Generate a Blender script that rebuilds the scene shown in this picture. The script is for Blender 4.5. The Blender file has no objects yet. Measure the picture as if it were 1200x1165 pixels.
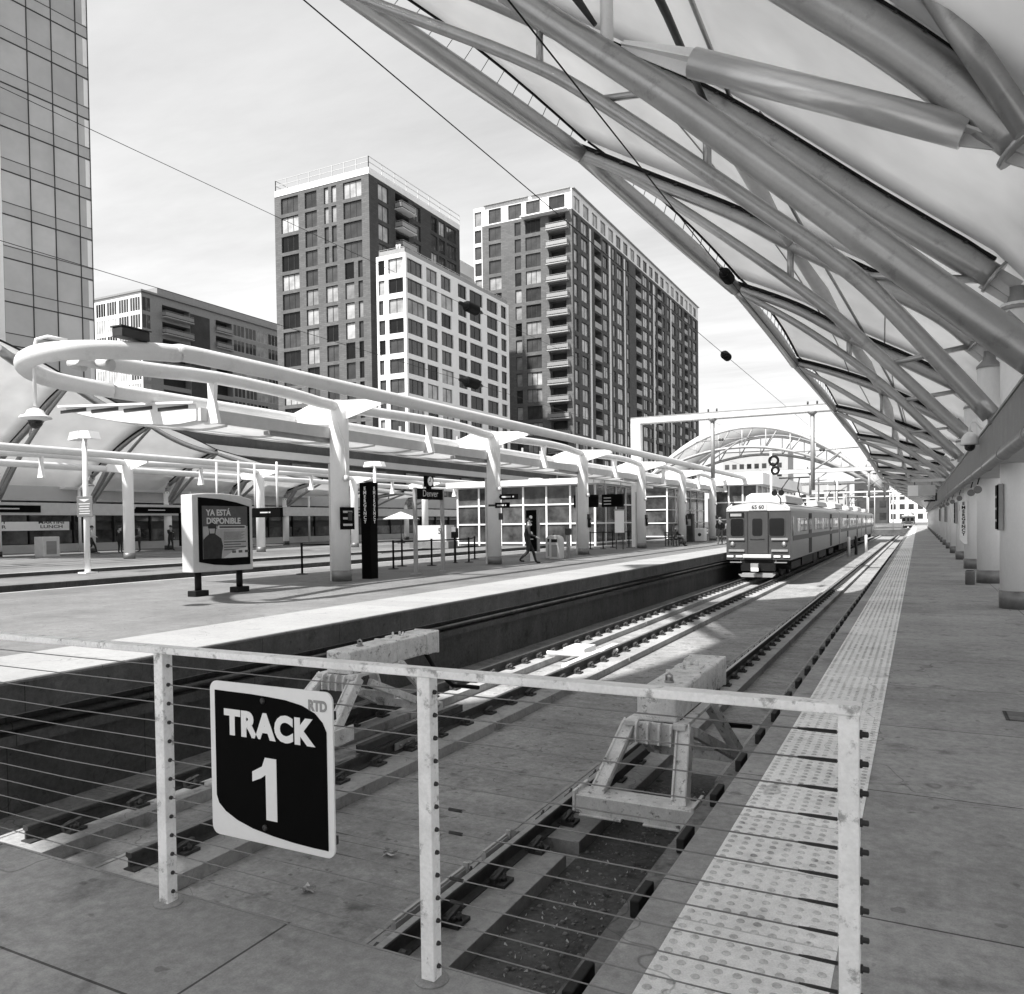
import bpy, math, random
from mathutils import Vector, Matrix
random.seed(7)
PI=math.pi
sc=bpy.context.scene
COL=sc.collection
def R(a): return math.radians(a)

# ------------------------------------------------------------------ materials
def newmat(name):
    m=bpy.data.materials.new(name); m.use_nodes=True
    nt=m.node_tree; return m,nt,nt.nodes['Principled BSDF']
def nd(nt,t,**k):
    n=nt.nodes.new(t)
    for a,b in k.items():
        if a.startswith('i_'): n.inputs[a[2:].replace('_',' ')].default_value=b
        else: setattr(n,a,b)
    return n
def math_n(nt,op,a,b=None,clamp=False):
    n=nt.nodes.new('ShaderNodeMath'); n.operation=op; n.use_clamp=clamp
    for i,v in enumerate((a,b)):
        if v is None: continue
        if isinstance(v,(int,float)): n.inputs[i].default_value=v
        else: nt.links.new(v,n.inputs[i])
    return n.outputs[0]
def grey(nt,fac):
    n=nt.nodes.new('ShaderNodeCombineColor')
    for i in range(3): nt.links.new(fac,n.inputs[i])
    return n.outputs[0]
def noise(nt,vec,scale,detail=5,rough=.6,lo=0.,hi=1.,a=.3,b=.7):
    n=nd(nt,'ShaderNodeTexNoise'); n.inputs['Scale'].default_value=scale; n.inputs['Detail'].default_value=detail; n.inputs['Roughness'].default_value=rough
    nt.links.new(vec,n.inputs['Vector'])
    m=nd(nt,'ShaderNodeMapRange'); m.inputs['From Min'].default_value=a; m.inputs['From Max'].default_value=b
    m.inputs['To Min'].default_value=lo; m.inputs['To Max'].default_value=hi
    nt.links.new(n.outputs['Fac'],m.inputs['Value']); return m.outputs[0]
def vecmap(nt,scale=(1,1,1),kind='Object'):
    tc=nd(nt,'ShaderNodeTexCoord'); mp=nd(nt,'ShaderNodeMapping'); mp.inputs['Scale'].default_value=scale
    nt.links.new(tc.outputs[kind],mp.inputs['Vector']); return mp.outputs[0]
def bump(nt,bs,h,strength=.2,dist=.01):
    b=nd(nt,'ShaderNodeBump'); b.inputs['Strength'].default_value=strength; b.inputs['Distance'].default_value=dist
    nt.links.new(h,b.inputs['Height']); nt.links.new(b.outputs[0],bs.inputs['Normal'])
def mat(name,g,rough=.6,metal=0.,var=.12,scale=3.,spec=.5,bmp=0.,fine=40.,stretch=(1,1,1),dirt=0.):
    m,nt,bs=newmat(name)
    v=vecmap(nt,stretch)
    f=noise(nt,v,scale,lo=1-var,hi=1+var)
    f2=noise(nt,v,fine,detail=3,lo=1-var*.5,hi=1+var*.5)
    o=math_n(nt,'MULTIPLY',math_n(nt,'MULTIPLY',f,f2),g)
    if dirt:
        dn=noise(nt,v,scale*2.3,detail=8,rough=.7,lo=0,hi=1,a=.56,b=.66)
        k=math_n(nt,'SUBTRACT',1.,math_n(nt,'MULTIPLY',dn,dirt))
        o=math_n(nt,'MULTIPLY',o,k)
    nt.links.new(grey(nt,o),bs.inputs['Base Color'])
    bs.inputs['Roughness'].default_value=rough; bs.inputs['Metallic'].default_value=metal; bs.inputs['Specular IOR Level'].default_value=spec
    if bmp: bump(nt,bs,f2,bmp)
    return m
def concrete(name,g,joint=None,var=.22,spots=.35,streak=None,bmp=.25,jd=.45,off=(0,0)):
    m,nt,bs=newmat(name)
    v=vecmap(nt)
    a=noise(nt,v,.55,lo=1-var,hi=1+var); b=noise(nt,v,4.,detail=8,rough=.7,lo=1-var*.6,hi=1+var*.6)
    c=noise(nt,v,140.,detail=2,lo=.9,hi=1.1)
    o=math_n(nt,'MULTIPLY',math_n(nt,'MULTIPLY',a,b),math_n(nt,'MULTIPLY',c,g))
    s=noise(nt,v,2.6,detail=6,rough=.65,lo=0,hi=spots,a=.57,b=.68)
    o=math_n(nt,'MULTIPLY',o,noise(nt,v,17.,detail=6,rough=.75,lo=1-spots*.55,hi=1+spots*.4,a=.35,b=.65))
    sp2=noise(nt,v,9.,detail=2,rough=.4,lo=0,hi=spots*.9,a=.69,b=.72); o=math_n(nt,'MULTIPLY',o,math_n(nt,'SUBTRACT',1.,sp2))
    o=math_n(nt,'MULTIPLY',o,math_n(nt,'SUBTRACT',1.,s))
    s=noise(nt,vecmap(nt,(1.3,.9,1)),3.4,detail=8,rough=.7,lo=0,hi=spots*.7,a=.62,b=.7)
    o=math_n(nt,'MULTIPLY',o,math_n(nt,'ADD',1.,s))
    vo=nd(nt,'ShaderNodeTexVoronoi',feature='DISTANCE_TO_EDGE'); vo.inputs['Scale'].default_value=.32; dv=nd(nt,'ShaderNodeVectorMath',operation='ADD'); nz=nd(nt,'ShaderNodeTexNoise'); nz.inputs['Scale'].default_value=1.6; nt.links.new(v,nz.inputs['Vector']); nt.links.new(v,dv.inputs[0]); nt.links.new(nz.outputs['Color'],dv.inputs[1]); nt.links.new(dv.outputs[0],vo.inputs['Vector'])
    ck=nd(nt,'ShaderNodeMapRange'); ck.inputs['From Min'].default_value=.0; ck.inputs['From Max'].default_value=.0022; ck.inputs['To Min'].default_value=.55; ck.inputs['To Max'].default_value=1.; nt.links.new(vo.outputs['Distance'],ck.inputs['Value']); o=math_n(nt,'MULTIPLY',o,ck.outputs[0])
    if streak:
        w=noise(nt,vecmap(nt,streak),1.,detail=5,lo=.84,hi=1.16); o=math_n(nt,'MULTIPLY',o,w)
    if joint:
        br=nd(nt,'ShaderNodeTexBrick'); br.offset=0.; br.squash=1.
        mp=nd(nt,'ShaderNodeMapping'); mp.inputs['Location'].default_value=(off[0],off[1],0)
        tc=nd(nt,'ShaderNodeTexCoord'); nt.links.new(tc.outputs['Object'],mp.inputs['Vector']); nt.links.new(mp.outputs[0],br.inputs['Vector'])
        br.inputs['Color1'].default_value=(1,1,1,1); br.inputs['Color2'].default_value=(.9,.9,.9,1); br.inputs['Mortar'].default_value=(jd,jd,jd,1)
        br.inputs['Scale'].default_value=1.; br.inputs['Mortar Size'].default_value=.006; br.inputs['Mortar Smooth'].default_value=.2
        br.inputs['Brick Width'].default_value=joint[0]; br.inputs['Row Height'].default_value=joint[1]
        sp=nd(nt,'ShaderNodeSeparateColor'); nt.links.new(br.outputs['Color'],sp.inputs[0]); o=math_n(nt,'MULTIPLY',o,sp.outputs[0])
    nt.links.new(grey(nt,o),bs.inputs['Base Color']); bs.inputs['Roughness'].default_value=.85; bs.inputs['Specular IOR Level'].default_value=.25
    bump(nt,bs,math_n(nt,'MULTIPLY',c,b),bmp,.006)
    return m
def brickmat(name,g,bw=.9,bh=.3,mort=.7,var=.12):
    m,nt,bs=newmat(name)
    tc=nd(nt,'ShaderNodeTexCoord'); s=nd(nt,'ShaderNodeSeparateXYZ'); nt.links.new(tc.outputs['Object'],s.inputs[0])
    u=math_n(nt,'ADD',s.outputs[0],s.outputs[1]); cb=nd(nt,'ShaderNodeCombineXYZ'); nt.links.new(u,cb.inputs[0]); nt.links.new(s.outputs[2],cb.inputs[1])
    br=nd(nt,'ShaderNodeTexBrick'); nt.links.new(cb.outputs[0],br.inputs['Vector'])
    for n,c in (('Color1',1.),('Color2',1-var*2),('Mortar',mort)): br.inputs[n].default_value=(c,c,c,1)
    br.inputs['Scale'].default_value=1; br.inputs['Brick Width'].default_value=bw; br.inputs['Row Height'].default_value=bh; br.inputs['Mortar Size'].default_value=.03
    sp=nd(nt,'ShaderNodeSeparateColor'); nt.links.new(br.outputs['Color'],sp.inputs[0])
    f=noise(nt,tc.outputs['Object'],.3,lo=.9,hi=1.1)
    nt.links.new(grey(nt,math_n(nt,'MULTIPLY',math_n(nt,'MULTIPLY',f,sp.outputs[0]),g)),bs.inputs['Base Color']); bs.inputs['Roughness'].default_value=.9; bs.inputs['Specular IOR Level'].default_value=.2
    return m
def glass(name,g,rough=.04,spec=.5,wav=0.02,var=.5,sc_=.35,rnd=.8):
    m,nt,bs=newmat(name); v=vecmap(nt)
    oi=nd(nt,'ShaderNodeObjectInfo'); rr=math_n(nt,'ADD',1-rnd/2,math_n(nt,'MULTIPLY',oi.outputs['Random'],rnd))
    f=noise(nt,v,sc_,detail=4,lo=1-var,hi=1+var); nt.links.new(grey(nt,math_n(nt,'MULTIPLY',math_n(nt,'MULTIPLY',f,g),rr)),bs.inputs['Base Color'])
    bs.inputs['Roughness'].default_value=rough; bs.inputs['Specular IOR Level'].default_value=spec
    if wav:
        n=noise(nt,v,.8,detail=2); bump(nt,bs,n,wav,.05)
    return m
def fabricmat(name,g=.6,tr=.12):
    m,nt,bs=newmat(name); v=vecmap(nt)
    f=noise(nt,v,.5,detail=4,lo=.93,hi=1.07); c=grey(nt,math_n(nt,'MULTIPLY',f,g))
    nt.links.new(c,bs.inputs['Base Color']); bs.inputs['Roughness'].default_value=.7; bs.inputs['Specular IOR Level'].default_value=.2
    t=nd(nt,'ShaderNodeBsdfTranslucent'); nt.links.new(c,t.inputs['Color'])
    mx=nd(nt,'ShaderNodeMixShader'); mx.inputs[0].default_value=tr
    nt.links.new(bs.outputs[0],mx.inputs[1]); nt.links.new(t.outputs[0],mx.inputs[2])
    out=[n for n in nt.nodes if n.type=='OUTPUT_MATERIAL'][0]; nt.links.new(mx.outputs[0],out.inputs['Surface'])
    return m
M=dict(
 slab=concrete('near_concrete',.35,joint=(1.85,1.62),off=(.36,-.14),spots=.36,var=.22,jd=.25),
 slab2=concrete('platform_concrete',.175,joint=(3.,3.),streak=(.35,.06,1),spots=.25),
 track=concrete('trackbed_concrete',.3,joint=(30.,6.1),streak=(.5,3.5,1),spots=.45,var=.22),
 plinth=concrete('plinth_concrete',.34,spots=.3),
 board=concrete('weathered_board',.2,spots=.5,var=.3),
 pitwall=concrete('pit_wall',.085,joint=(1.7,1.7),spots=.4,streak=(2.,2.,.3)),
 dirtm=concrete('dirt',.09,spots=.6,var=.4,bmp=.6),
 tact=concrete('tactile',.92,joint=(20,.61),spots=.2,var=.1,jd=.6),
 dome=concrete('worn_domes',.62,spots=.5,var=.3),
 strip=concrete('edge_strip',.34,joint=(20,.9),spots=.15,var=.08,jd=.8),
 curb=concrete('curb',.4,spots=.2),
 tube_sunlit=mat('tube_paint_sunlit',.66,.3,metal=.55,var=.06,scale=2,stretch=(.4,3,3)),  # lighter tube paint, standing in for sun on the nearest brace
 white=mat('white_paint',.8,.4,var=.05,scale=2.,dirt=.06),
 whitecol=mat('white_column',.88,.5,var=.05,scale=1.2,dirt=.05,stretch=(1,1,.4)),
 rail_white=mat('railing_paint',.9,.5,var=.14,scale=6.,dirt=.6,bmp=.15,fine=70),
 tube=mat('tube_paint',.38,.3,metal=.65,var=.08,scale=1.5,dirt=.22,stretch=(1,1,1),fine=25),
 tubew=mat('ring_tube_paint',.68,.42,var=.06,scale=1.2,dirt=.1),
 rubber=mat('weathered_rubber',.02,.8,var=.3,scale=6,dirt=.3),
 black=mat('black',.007,.6,var=.2,spec=.2),
 blackm=mat('black_gloss',.012,.22,var=.2),
 dark=mat('dark_metal',.035,.5,var=.2,metal=.3),
 base=mat('column_base',.2,.45,var=.15,metal=.5,scale=4),
 steel=mat('stainless',.26,.38,metal=.8,var=.1,scale=2.,stretch=(1,.3,6)),
 trainface=mat('train_face',.05,.5,metal=.1,var=.1),
 railhead=mat('rail_steel',.3,.35,metal=.9,var=.2,scale=8),
 rust=mat('rusty_steel',.045,.75,var=.3,scale=9,dirt=.4,bmp=.3),
 buff=mat('buffer_paint',.66,.55,var=.2,scale=5.5,dirt=.8,bmp=.2,fine=60),
 cable=mat('cable_steel',.22,.35,metal=.8,var=.1,scale=20),
 grey1=mat('grey_metal',.3,.5,var=.1,metal=.3),
 greyl=mat('light_grey',.5,.55,var=.08),
 fabric=fabricmat('membrane',.8,.5),
 fabricw=fabricmat('white_roof',.88,.5),
 brick=brickmat('grey_brick',.155), brick_shade=brickmat('grey_brick_shade',.075), brick3=brickmat('mid_brick',.16),  # second tone is the grey brick darkened for the tower's unlit side
 brick3_shade=brickmat('mid_brick_shade',.12),  # right tower's brick again, its side's shade put into the colour
 bwhite=mat('white_render',.82,.8,var=.04,scale=.3,fine=2), bgrey=mat('grey_render',.42,.85,var=.06,scale=.3,fine=2),
 gl=glass('window_glass',.05), gl2=glass('window_blind_sky',.34,.12,.5), gl3=glass('window_dark',.01,.1,.25),  # pale pane for blinds, lifted to stand in for reflected sky
 towerg=glass('tower_glass',.44,.1,.6,var=.14,sc_=.25,wav=.03,rnd=.3), towers=mat('tower_spandrel',.42,.35,var=.06,scale=.5,fine=3),
 bldark=mat('far_dark',.05,.7,var=.3,scale=.5,fine=3),
 shop=glass('shop_glass',.06,.08,.5,var=.8,sc_=.9),
 skin=mat('skin',.3,.5,var=.05), cloth=mat('dark_cloth',.022,.9,var=.3,scale=9), clothg=mat('grey_cloth',.12,.9,var=.3,scale=9), clothw=mat('pale_cloth',.6,.9,var=.15,scale=9), hair=mat('hair',.015,.6,var=.2),
 paper=mat('poster_grey',.3,.5,var=.15,scale=3), paperd=mat('poster_dark',.05,.4,var=.3,scale=3), paperl=mat('poster_light',.5,.5,var=.05),
 litter=mat('litter',.55,.8,var=.2,scale=30),
 signw=mat('sign_white',.85,.45,var=.03,scale=4), signb=mat('sign_black',.004,.6,var=.1,spec=.03),
)
# ------------------------------------------------------------------ mesh builder
class MB:
    def __init__(s): s.v=[]; s.f=[]; s.sm=[]; s.mi=[]
    def add(s,vs,fs,sm=False,mi=0):
        o=len(s.v); s.v+= [tuple(p) for p in vs]
        for f in fs: s.f.append([i+o for i in f]); s.sm.append(sm); s.mi.append(mi)
        return s
    def box(s,x0,x1,y0,y1,z0,z1,mi=0):
        if x0>x1:x0,x1=x1,x0
        if y0>y1:y0,y1=y1,y0
        if z0>z1:z0,z1=z1,z0
        v=[(x0,y0,z0),(x1,y0,z0),(x1,y1,z0),(x0,y1,z0),(x0,y0,z1),(x1,y0,z1),(x1,y1,z1),(x0,y1,z1)]
        return s.add(v,[(3,2,1,0),(4,5,6,7),(0,1,5,4),(1,2,6,5),(2,3,7,6),(3,0,4,7)],False,mi)
    def bar(s,p,q,w,h,up=(0,0,1),mi=0,w2=None,h2=None):
        p=Vector(p);q=Vector(q);d=(q-p).normalized();u=Vector(up)
        a=d.cross(u)
        if a.length<1e-4: a=d.cross(Vector((0,1,0)))
        a.normalize(); b=a.cross(d); w2=w if w2 is None else w2; h2=h if h2 is None else h2
        v=[]
        for c,ww,hh in ((p,w,h),(q,w2,h2)):
            for i,j in ((-1,-1),(1,-1),(1,1),(-1,1)): v.append(c+a*(i*ww/2)+b*(j*hh/2))
        return s.add(v,[(0,1,2,3),(7,6,5,4),(4,5,1,0),(5,6,2,1),(6,7,3,2),(7,4,0,3)],False,mi)
    def tube(s,path,r,n=12,cap=True,mi=0,closed=False,sm=True):
        P=[Vector(p) for p in path]; N=len(P); rs=r if isinstance(r,(list,tuple)) else [r]*N
        vs=[]; prev=None
        for i,p in enumerate(P):
            if closed: t=(P[(i+1)%N]-P[i-1]).normalized()
            else: t=(P[min(i+1,N-1)]-P[max(i-1,0)]).normalized()
            if prev is None:
                u=Vector((0,0,1)) if abs(t.z)<.95 else Vector((1,0,0)); a=t.cross(u).normalized()
            else:
                a=prev-t*prev.dot(t); a.normalize()
            prev=a; b=t.cross(a)
            for k in range(n): an=2*PI*k/n; vs.append(p+(a*math.cos(an)+b*math.sin(an))*rs[i])
        fs=[]
        for i in range(N if closed else N-1):
            j=(i+1)%N
            for k in range(n): fs.append((i*n+k,i*n+(k+1)%n,j*n+(k+1)%n,j*n+k))
        s.add(vs,fs,sm,mi)
        if cap and not closed:
            o=len(s.v)-N*n
            s.f.append([o+k for k in range(n)][::-1]); s.sm.append(False); s.mi.append(mi)
            s.f.append([o+(N-1)*n+k for k in range(n)]); s.sm.append(False); s.mi.append(mi)
        return s
    def lathe(s,c,prof,n=24,mi=0,sm=True,axis='z'):
        vs=[]
        for r,h in prof:
            for k in range(n):
                a=2*PI*k/n; x,y=r*math.cos(a),r*math.sin(a)
                vs.append((c[0]+x,c[1]+y,c[2]+h) if axis=='z' else ((c[0]+h,c[1]+x,c[2]+y) if axis=='x' else (c[0]+x,c[1]+h,c[2]-y)))
        fs=[]
        for i in range(len(prof)-1):
            for k in range(n): fs.append((i*n+k,i*n+(k+1)%n,(i+1)*n+(k+1)%n,(i+1)*n+k))
        s.add(vs,fs,sm,mi); o=len(s.v)-len(prof)*n
        s.f.append([o+k for k in range(n)][::-1]); s.sm.append(False); s.mi.append(mi)
        s.f.append([o+(len(prof)-1)*n+k for k in range(n)]); s.sm.append(False); s.mi.append(mi)
        return s
    def prism(s,poly,lo,hi,plane='xz',mi=0,sm=False):
        n=len(poly)
        def P(a,b,c): return {'xz':(a,c,b),'yz':(c,a,b),'xy':(a,b,c)}[plane]
        v=[P(a,b,lo) for a,b in poly]+[P(a,b,hi) for a,b in poly]
        s.add(v,[tuple(range(n)),tuple(range(n,2*n))[::-1]],False,mi); o=len(s.v)-2*n
        for k in range(n):
            s.f.append([o+k,o+n+k,o+n+(k+1)%n,o+(k+1)%n]); s.sm.append(sm); s.mi.append(mi)
        return s
    def sphere(s,c,r,n=12,m=8,mi=0):
        rx,ry,rz=r if isinstance(r,(tuple,list)) else (r,r,r)
        vs=[(c[0],c[1],c[2]-rz)]
        for i in range(1,m):
            t=-PI/2+PI*i/m
            for k in range(n): a=2*PI*k/n; vs.append((c[0]+rx*math.cos(t)*math.cos(a),c[1]+ry*math.cos(t)*math.sin(a),c[2]+rz*math.sin(t)))
        vs.append((c[0],c[1],c[2]+rz)); fs=[]
        for k in range(n): fs.append((0,1+(k+1)%n,1+k)); fs.append((len(vs)-1,1+(m-2)*n+k,1+(m-2)*n+(k+1)%n))
        for i in range(m-2):
            for k in range(n): fs.append((1+i*n+k,1+i*n+(k+1)%n,1+(i+1)*n+(k+1)%n,1+(i+1)*n+k))
        return s.add(vs,fs,True,mi)
    def grid(s,pts,sm=True,mi=0):
        m,n=len(pts),len(pts[0]); vs=[p for r in pts for p in r]
        return s.add(vs,[(i*n+j,i*n+j+1,(i+1)*n+j+1,(i+1)*n+j) for i in range(m-1) for j in range(n-1)],sm,mi)
    def mesh(s,name,mats):
        me=bpy.data.meshes.new(name); me.from_pydata(s.v,[],s.f)
        for m in (mats if isinstance(mats,(list,tuple)) else [mats]): me.materials.append(m)
        me.polygons.foreach_set('use_smooth',s.sm); me.polygons.foreach_set('material_index',s.mi); me.update(); return me
    def build(s,name,mats,parent=None,bevel=0,fix=True):
        me=s.mesh(name,mats)
        if fix and len(s.v)<60000:
            import bmesh
            b=bmesh.new(); b.from_mesh(me); bmesh.ops.recalc_face_normals(b,faces=b.faces); b.to_mesh(me); b.free()
        return link(name,me,parent,bevel)
def link(name,me,parent=None,bevel=0,loc=None,rotz=None):
    o=bpy.data.objects.new(name,me); COL.objects.link(o)
    if parent: o.parent=parent
    if loc: o.location=loc
    if rotz: o.rotation_euler=(0,0,rotz)
    if bevel:
        b=o.modifiers.new('bevel','BEVEL'); b.width=bevel; b.segments=2; b.limit_method='ANGLE'; b.harden_normals=False
    return o
def empty(name,loc=(0,0,0),rz=0):
    o=bpy.data.objects.new(name,None); COL.objects.link(o); o.location=loc; o.rotation_euler=(0,0,rz); o.empty_display_size=.2; return o
def tag(o,label,cat,group=None,kind=None):
    o['label']=label; o['category']=cat
    if group: o['group']=group
    if kind: o['kind']=kind
    return o
def thing(name,label,cat,loc=(0,0,0),rz=0,group=None): return tag(empty(name,loc,rz),label,cat,group,'thing')
def struct(o): o['kind']='structure'; return o
def copy_tree(o,parent=None):
    c=o.copy(); COL.objects.link(c)
    if parent: c.parent=parent
    for ch in o.children: copy_tree(ch,c)
    return c
def textobj(name,body,size,loc,face,m,parent=None,bold=0.,ext=.002,sx=1.,align='CENTER'):
    cu=bpy.data.curves.new(name,'FONT'); cu.body=body; cu.size=size; cu.align_x=align; cu.align_y='CENTER'; cu.extrude=ext; cu.offset=bold; cu.resolution_u=4; cu.space_character=1.12 if body=='TRACK' else 1.
    t=bpy.data.objects.new('tmp',cu); COL.objects.link(t); bpy.context.view_layer.update()
    me=bpy.data.meshes.new_from_object(t.evaluated_get(bpy.context.evaluated_depsgraph_get()))
    bpy.data.objects.remove(t)
    rot={'-Y':Matrix.Rotation(PI/2,4,'X'),'+X':Matrix.Rotation(PI/2,4,'Z')@Matrix.Rotation(PI/2,4,'X'),'-X':Matrix.Rotation(-PI/2,4,'Z')@Matrix.Rotation(PI/2,4,'X')}[face]
    me.transform(Matrix.Translation(loc)@rot@Matrix.Diagonal((sx,1,1,1))); me.materials.clear(); me.materials.append(m)
    return link(name,me,parent)
def lerp(a,b,t): return a+(b-a)*t
def interp(pts,x):
    pts=sorted(pts)
    if x<=pts[0][0]: return pts[0][1]
    for (a,b),(c,d) in zip(pts,pts[1:]):
        if x<=c: return lerp(b,d,(x-a)/(c-a))
    return pts[-1][1]
def smooth(pts,n=4):
    P=[Vector(p) for p in pts]; out=[]
    for i in range(len(P)-1):
        p0=P[max(i-1,0)];p1=P[i];p2=P[i+1];p3=P[min(i+2,len(P)-1)]
        for k in range(n):
            t=k/n; out.append(.5*((2*p1)+(p2-p0)*t+(2*p0-5*p1+4*p2-p3)*t*t+(3*p1-p0-3*p2+p3)*t**3))
    out.append(P[-1]); return out

# ------------------------------------------------------------------ camera
cam=bpy.data.cameras.new('camera'); co=bpy.data.objects.new('camera',cam); COL.objects.link(co)
F=937.; PX,PY=600.,635.; roll=.0133
dy=Vector((1076-PX,-(607-PY),-F)).normalized()
hh=Vector((1,roll,0)); upv=(dy-0*hh); up=hh.cross(dy.cross(hh).cross(hh)*0+dy).normalized()
if up.y<0: up=-up
xd=dy.cross(up)
RW=Matrix((( xd.x,dy.x,up.x),(xd.y,dy.y,up.y),(xd.z,dy.z,up.z)))   # world -> camera axes
co.matrix_world=Matrix.Translation((0,0,1.56))@RW.transposed().to_4x4()
cam.sensor_fit='HORIZONTAL'; cam.sensor_width=36; cam.lens=F/1200*36
cam.shift_x=0; cam.shift_y=(PY-582.5)/1200; cam.clip_start=.05; cam.clip_end=4000
sc.camera=co

# ------------------------------------------------------------------ light
SUN_EL,SUN_AZ=R(52),R(22)      # azimuth measured from -Y towards -X
w=bpy.data.worlds.new('World'); sc.world=w; w.use_nodes=True; nt=w.node_tree
bg=nt.nodes['Background']
sky=nd(nt,'ShaderNodeTexSky',sky_type='NISHITA'); sky.sun_disc=False; sky.sun_elevation=SUN_EL; sky.sun_rotation=PI+SUN_AZ
sky.air_density=1.; sky.dust_density=3.; sky.ozone_density=1.
bw=nd(nt,'ShaderNodeRGBToBW'); nt.links.new(sky.outputs[0],bw.inputs[0])
tc=nd(nt,'ShaderNodeTexCoord'); sp=nd(nt,'ShaderNodeSeparateXYZ'); nt.links.new(tc.outputs['Generated'],sp.inputs[0])
zc=math_n(nt,'MAXIMUM',sp.outputs[2],.12)
cx=math_n(nt,'DIVIDE',sp.outputs[0],zc); cy=math_n(nt,'DIVIDE',sp.outputs[1],zc)
cb=nd(nt,'ShaderNodeCombineXYZ'); nt.links.new(cx,cb.inputs[0]); nt.links.new(cy,cb.inputs[1])
mp=nd(nt,'ShaderNodeMapping'); mp.inputs['Scale'].default_value=(.35,.9,1); mp.inputs['Rotation'].default_value=(0,0,R(35)); nt.links.new(cb.outputs[0],mp.inputs[0])
n1=noise(nt,mp.outputs[0],1.1,detail=9,rough=.62,lo=0,hi=1,a=.36,b=.66)
lowh=nd(nt,'ShaderNodeMapRange'); lowh.inputs['From Min'].default_value=.03; lowh.inputs['From Max'].default_value=.62; lowh.inputs['To Min'].default_value=5.6; lowh.inputs['To Max'].default_value=3.1
nt.links.new(sp.outputs[2],lowh.inputs['Value'])
cl=math_n(nt,'MULTIPLY',lowh.outputs[0],math_n(nt,'ADD',.84,math_n(nt,'MULTIPLY',n1,.34)))
mix=nd(nt,'ShaderNodeMix',data_type='FLOAT'); mix.inputs[0].default_value=.82; nt.links.new(bw.outputs[0],mix.inputs[2]); nt.links.new(cl,mix.inputs[3])
nt.links.new(grey(nt,mix.outputs[0]),bg.inputs['Color']); bg.inputs['Strength'].default_value=.052
sun=bpy.data.lights.new('sun','SUN'); sun.energy=2.0; sun.angle=R(1.2); sun.color=(1,.99,.975)
so=bpy.data.objects.new('sun',sun); COL.objects.link(so)
tosun=Vector((-math.sin(SUN_AZ)*math.cos(SUN_EL),-math.cos(SUN_AZ)*math.cos(SUN_EL),math.sin(SUN_EL)))
so.rotation_euler=tosun.to_track_quat('Z','Y').to_euler(); so.location=(0,0,60)
sc.view_settings.view_transform='Standard'; sc.view_settings.look='None'; sc.view_settings.exposure=2.08; sc.view_settings.gamma=1
sc.cycles.use_denoising=True; sc.cycles.max_bounces=8; sc.cycles.diffuse_bounces=5
# ------------------------------------------------------------------ ground, platforms, pit
XE,XL=-1.0,-8.33            # platform edges beside the pit
YP=2.38; FZ=-1.5; RZ=-1.22
b=MB(); b.box(-1500,1500,-300,2500,-2.6,-2.2); struct(b.build('ground',M['dirtm']))
b=MB(); b.box(-60,14,-22,YP,-1.9,0); b.box(XE,14,YP,190,-.32,0); b.box(XE+.25,14,YP,190,-1.9,-.32)
struct(b.build('platform',M['slab'],bevel=.012))
b=MB(); b.box(XL-11.7,XL,YP,150,-.36,0); b.box(XL-11.7,XL-.34,YP,150,-1.9,-.36); struct(b.build('island_platform',M['slab2'],bevel=.01))
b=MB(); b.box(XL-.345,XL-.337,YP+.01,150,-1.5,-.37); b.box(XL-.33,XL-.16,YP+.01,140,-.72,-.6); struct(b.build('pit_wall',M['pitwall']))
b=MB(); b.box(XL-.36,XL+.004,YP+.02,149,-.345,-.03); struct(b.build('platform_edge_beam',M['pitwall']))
b=MB(); b.tube([(XL-.27,YP+.02,-.53),(XL-.27,140,-.53)],.05,8); tag(b.build('conduit_pipe',M['pitwall']),'long dark pipe fixed along the wall under the far platform edge','pipe')
b=MB(); b.box(XL-.34,XE+.25,YP,190,-1.9,FZ); struct(b.build('track_bed',M['track']))
# darker gravelly strip between the plinth and the near platform wall
b=MB(); b.box(-2.77,XE+.25,YP,9.5,FZ,FZ+.02); struct(b.build('drain_channel',M['dirtm']))
# light edge strip on the island platform, tactile strip on the near one
b=MB(); b.box(XL-1.72,XL-.02,YP,150,0,.006); struct(b.build('edge_strip',M['strip']))
b=MB(); b.box(-.842,-.262,-6,150,0,.006)
y=1.9
while y<46:
    for i in range(9):
        x=-.81+i*.0645
        r=.0115
        if random.random()<.04: continue
        if y<9: b.lathe((x,y,.006),[(r*1.5,0),(r*1.2,.0035),(r*.7,.005)],8,mi=1)
        elif y<17: b.lathe((x,y,.006),[(r*1.5,0),(r*.9,.005)],6,mi=1)
        else: b.lathe((x,y,.006),[(r*1.5,0),(r*1.1,.005)],4,mi=1)
    y+=.0645
struct(b.build('tactile_strip',[M['tact'],M['dome']],fix=False))
# ledge below the near platform edge with upright rubber blocks
fb=thing('edge_ledge','narrow weathered ledge with dark upright blocks below the near platform edge','ledge',(0,0,0))
b=MB(); b.box(-1.36,XE-.002,YP+.02,150,-.5,-.42); b.build('ledge',M['board'],fb); b=MB(); b.box(-1.06,XE-.001,YP+.02,150,-.42,-.12); b.build('backing_strip',M['dark'],fb)
blk=None
for i in range(90):
    yy=3.05+i*.86
    if blk is None:
        b=MB(); b.box(-1.29,-1.24,-.13,.13,-.42,-.33); blk=b.build('bumper_block',M['rubber'],fb,bevel=.008); blk.location=(0,yy,0)
    else:
        c=blk.copy(); c.location=(0,yy,0); COL.objects.link(c)
b=MB(); y=2.5
struct(MB().box(-1.225,-1.07,2.5,150,-.42,-.405).build('gutter_strip',M['pitwall']))
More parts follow.
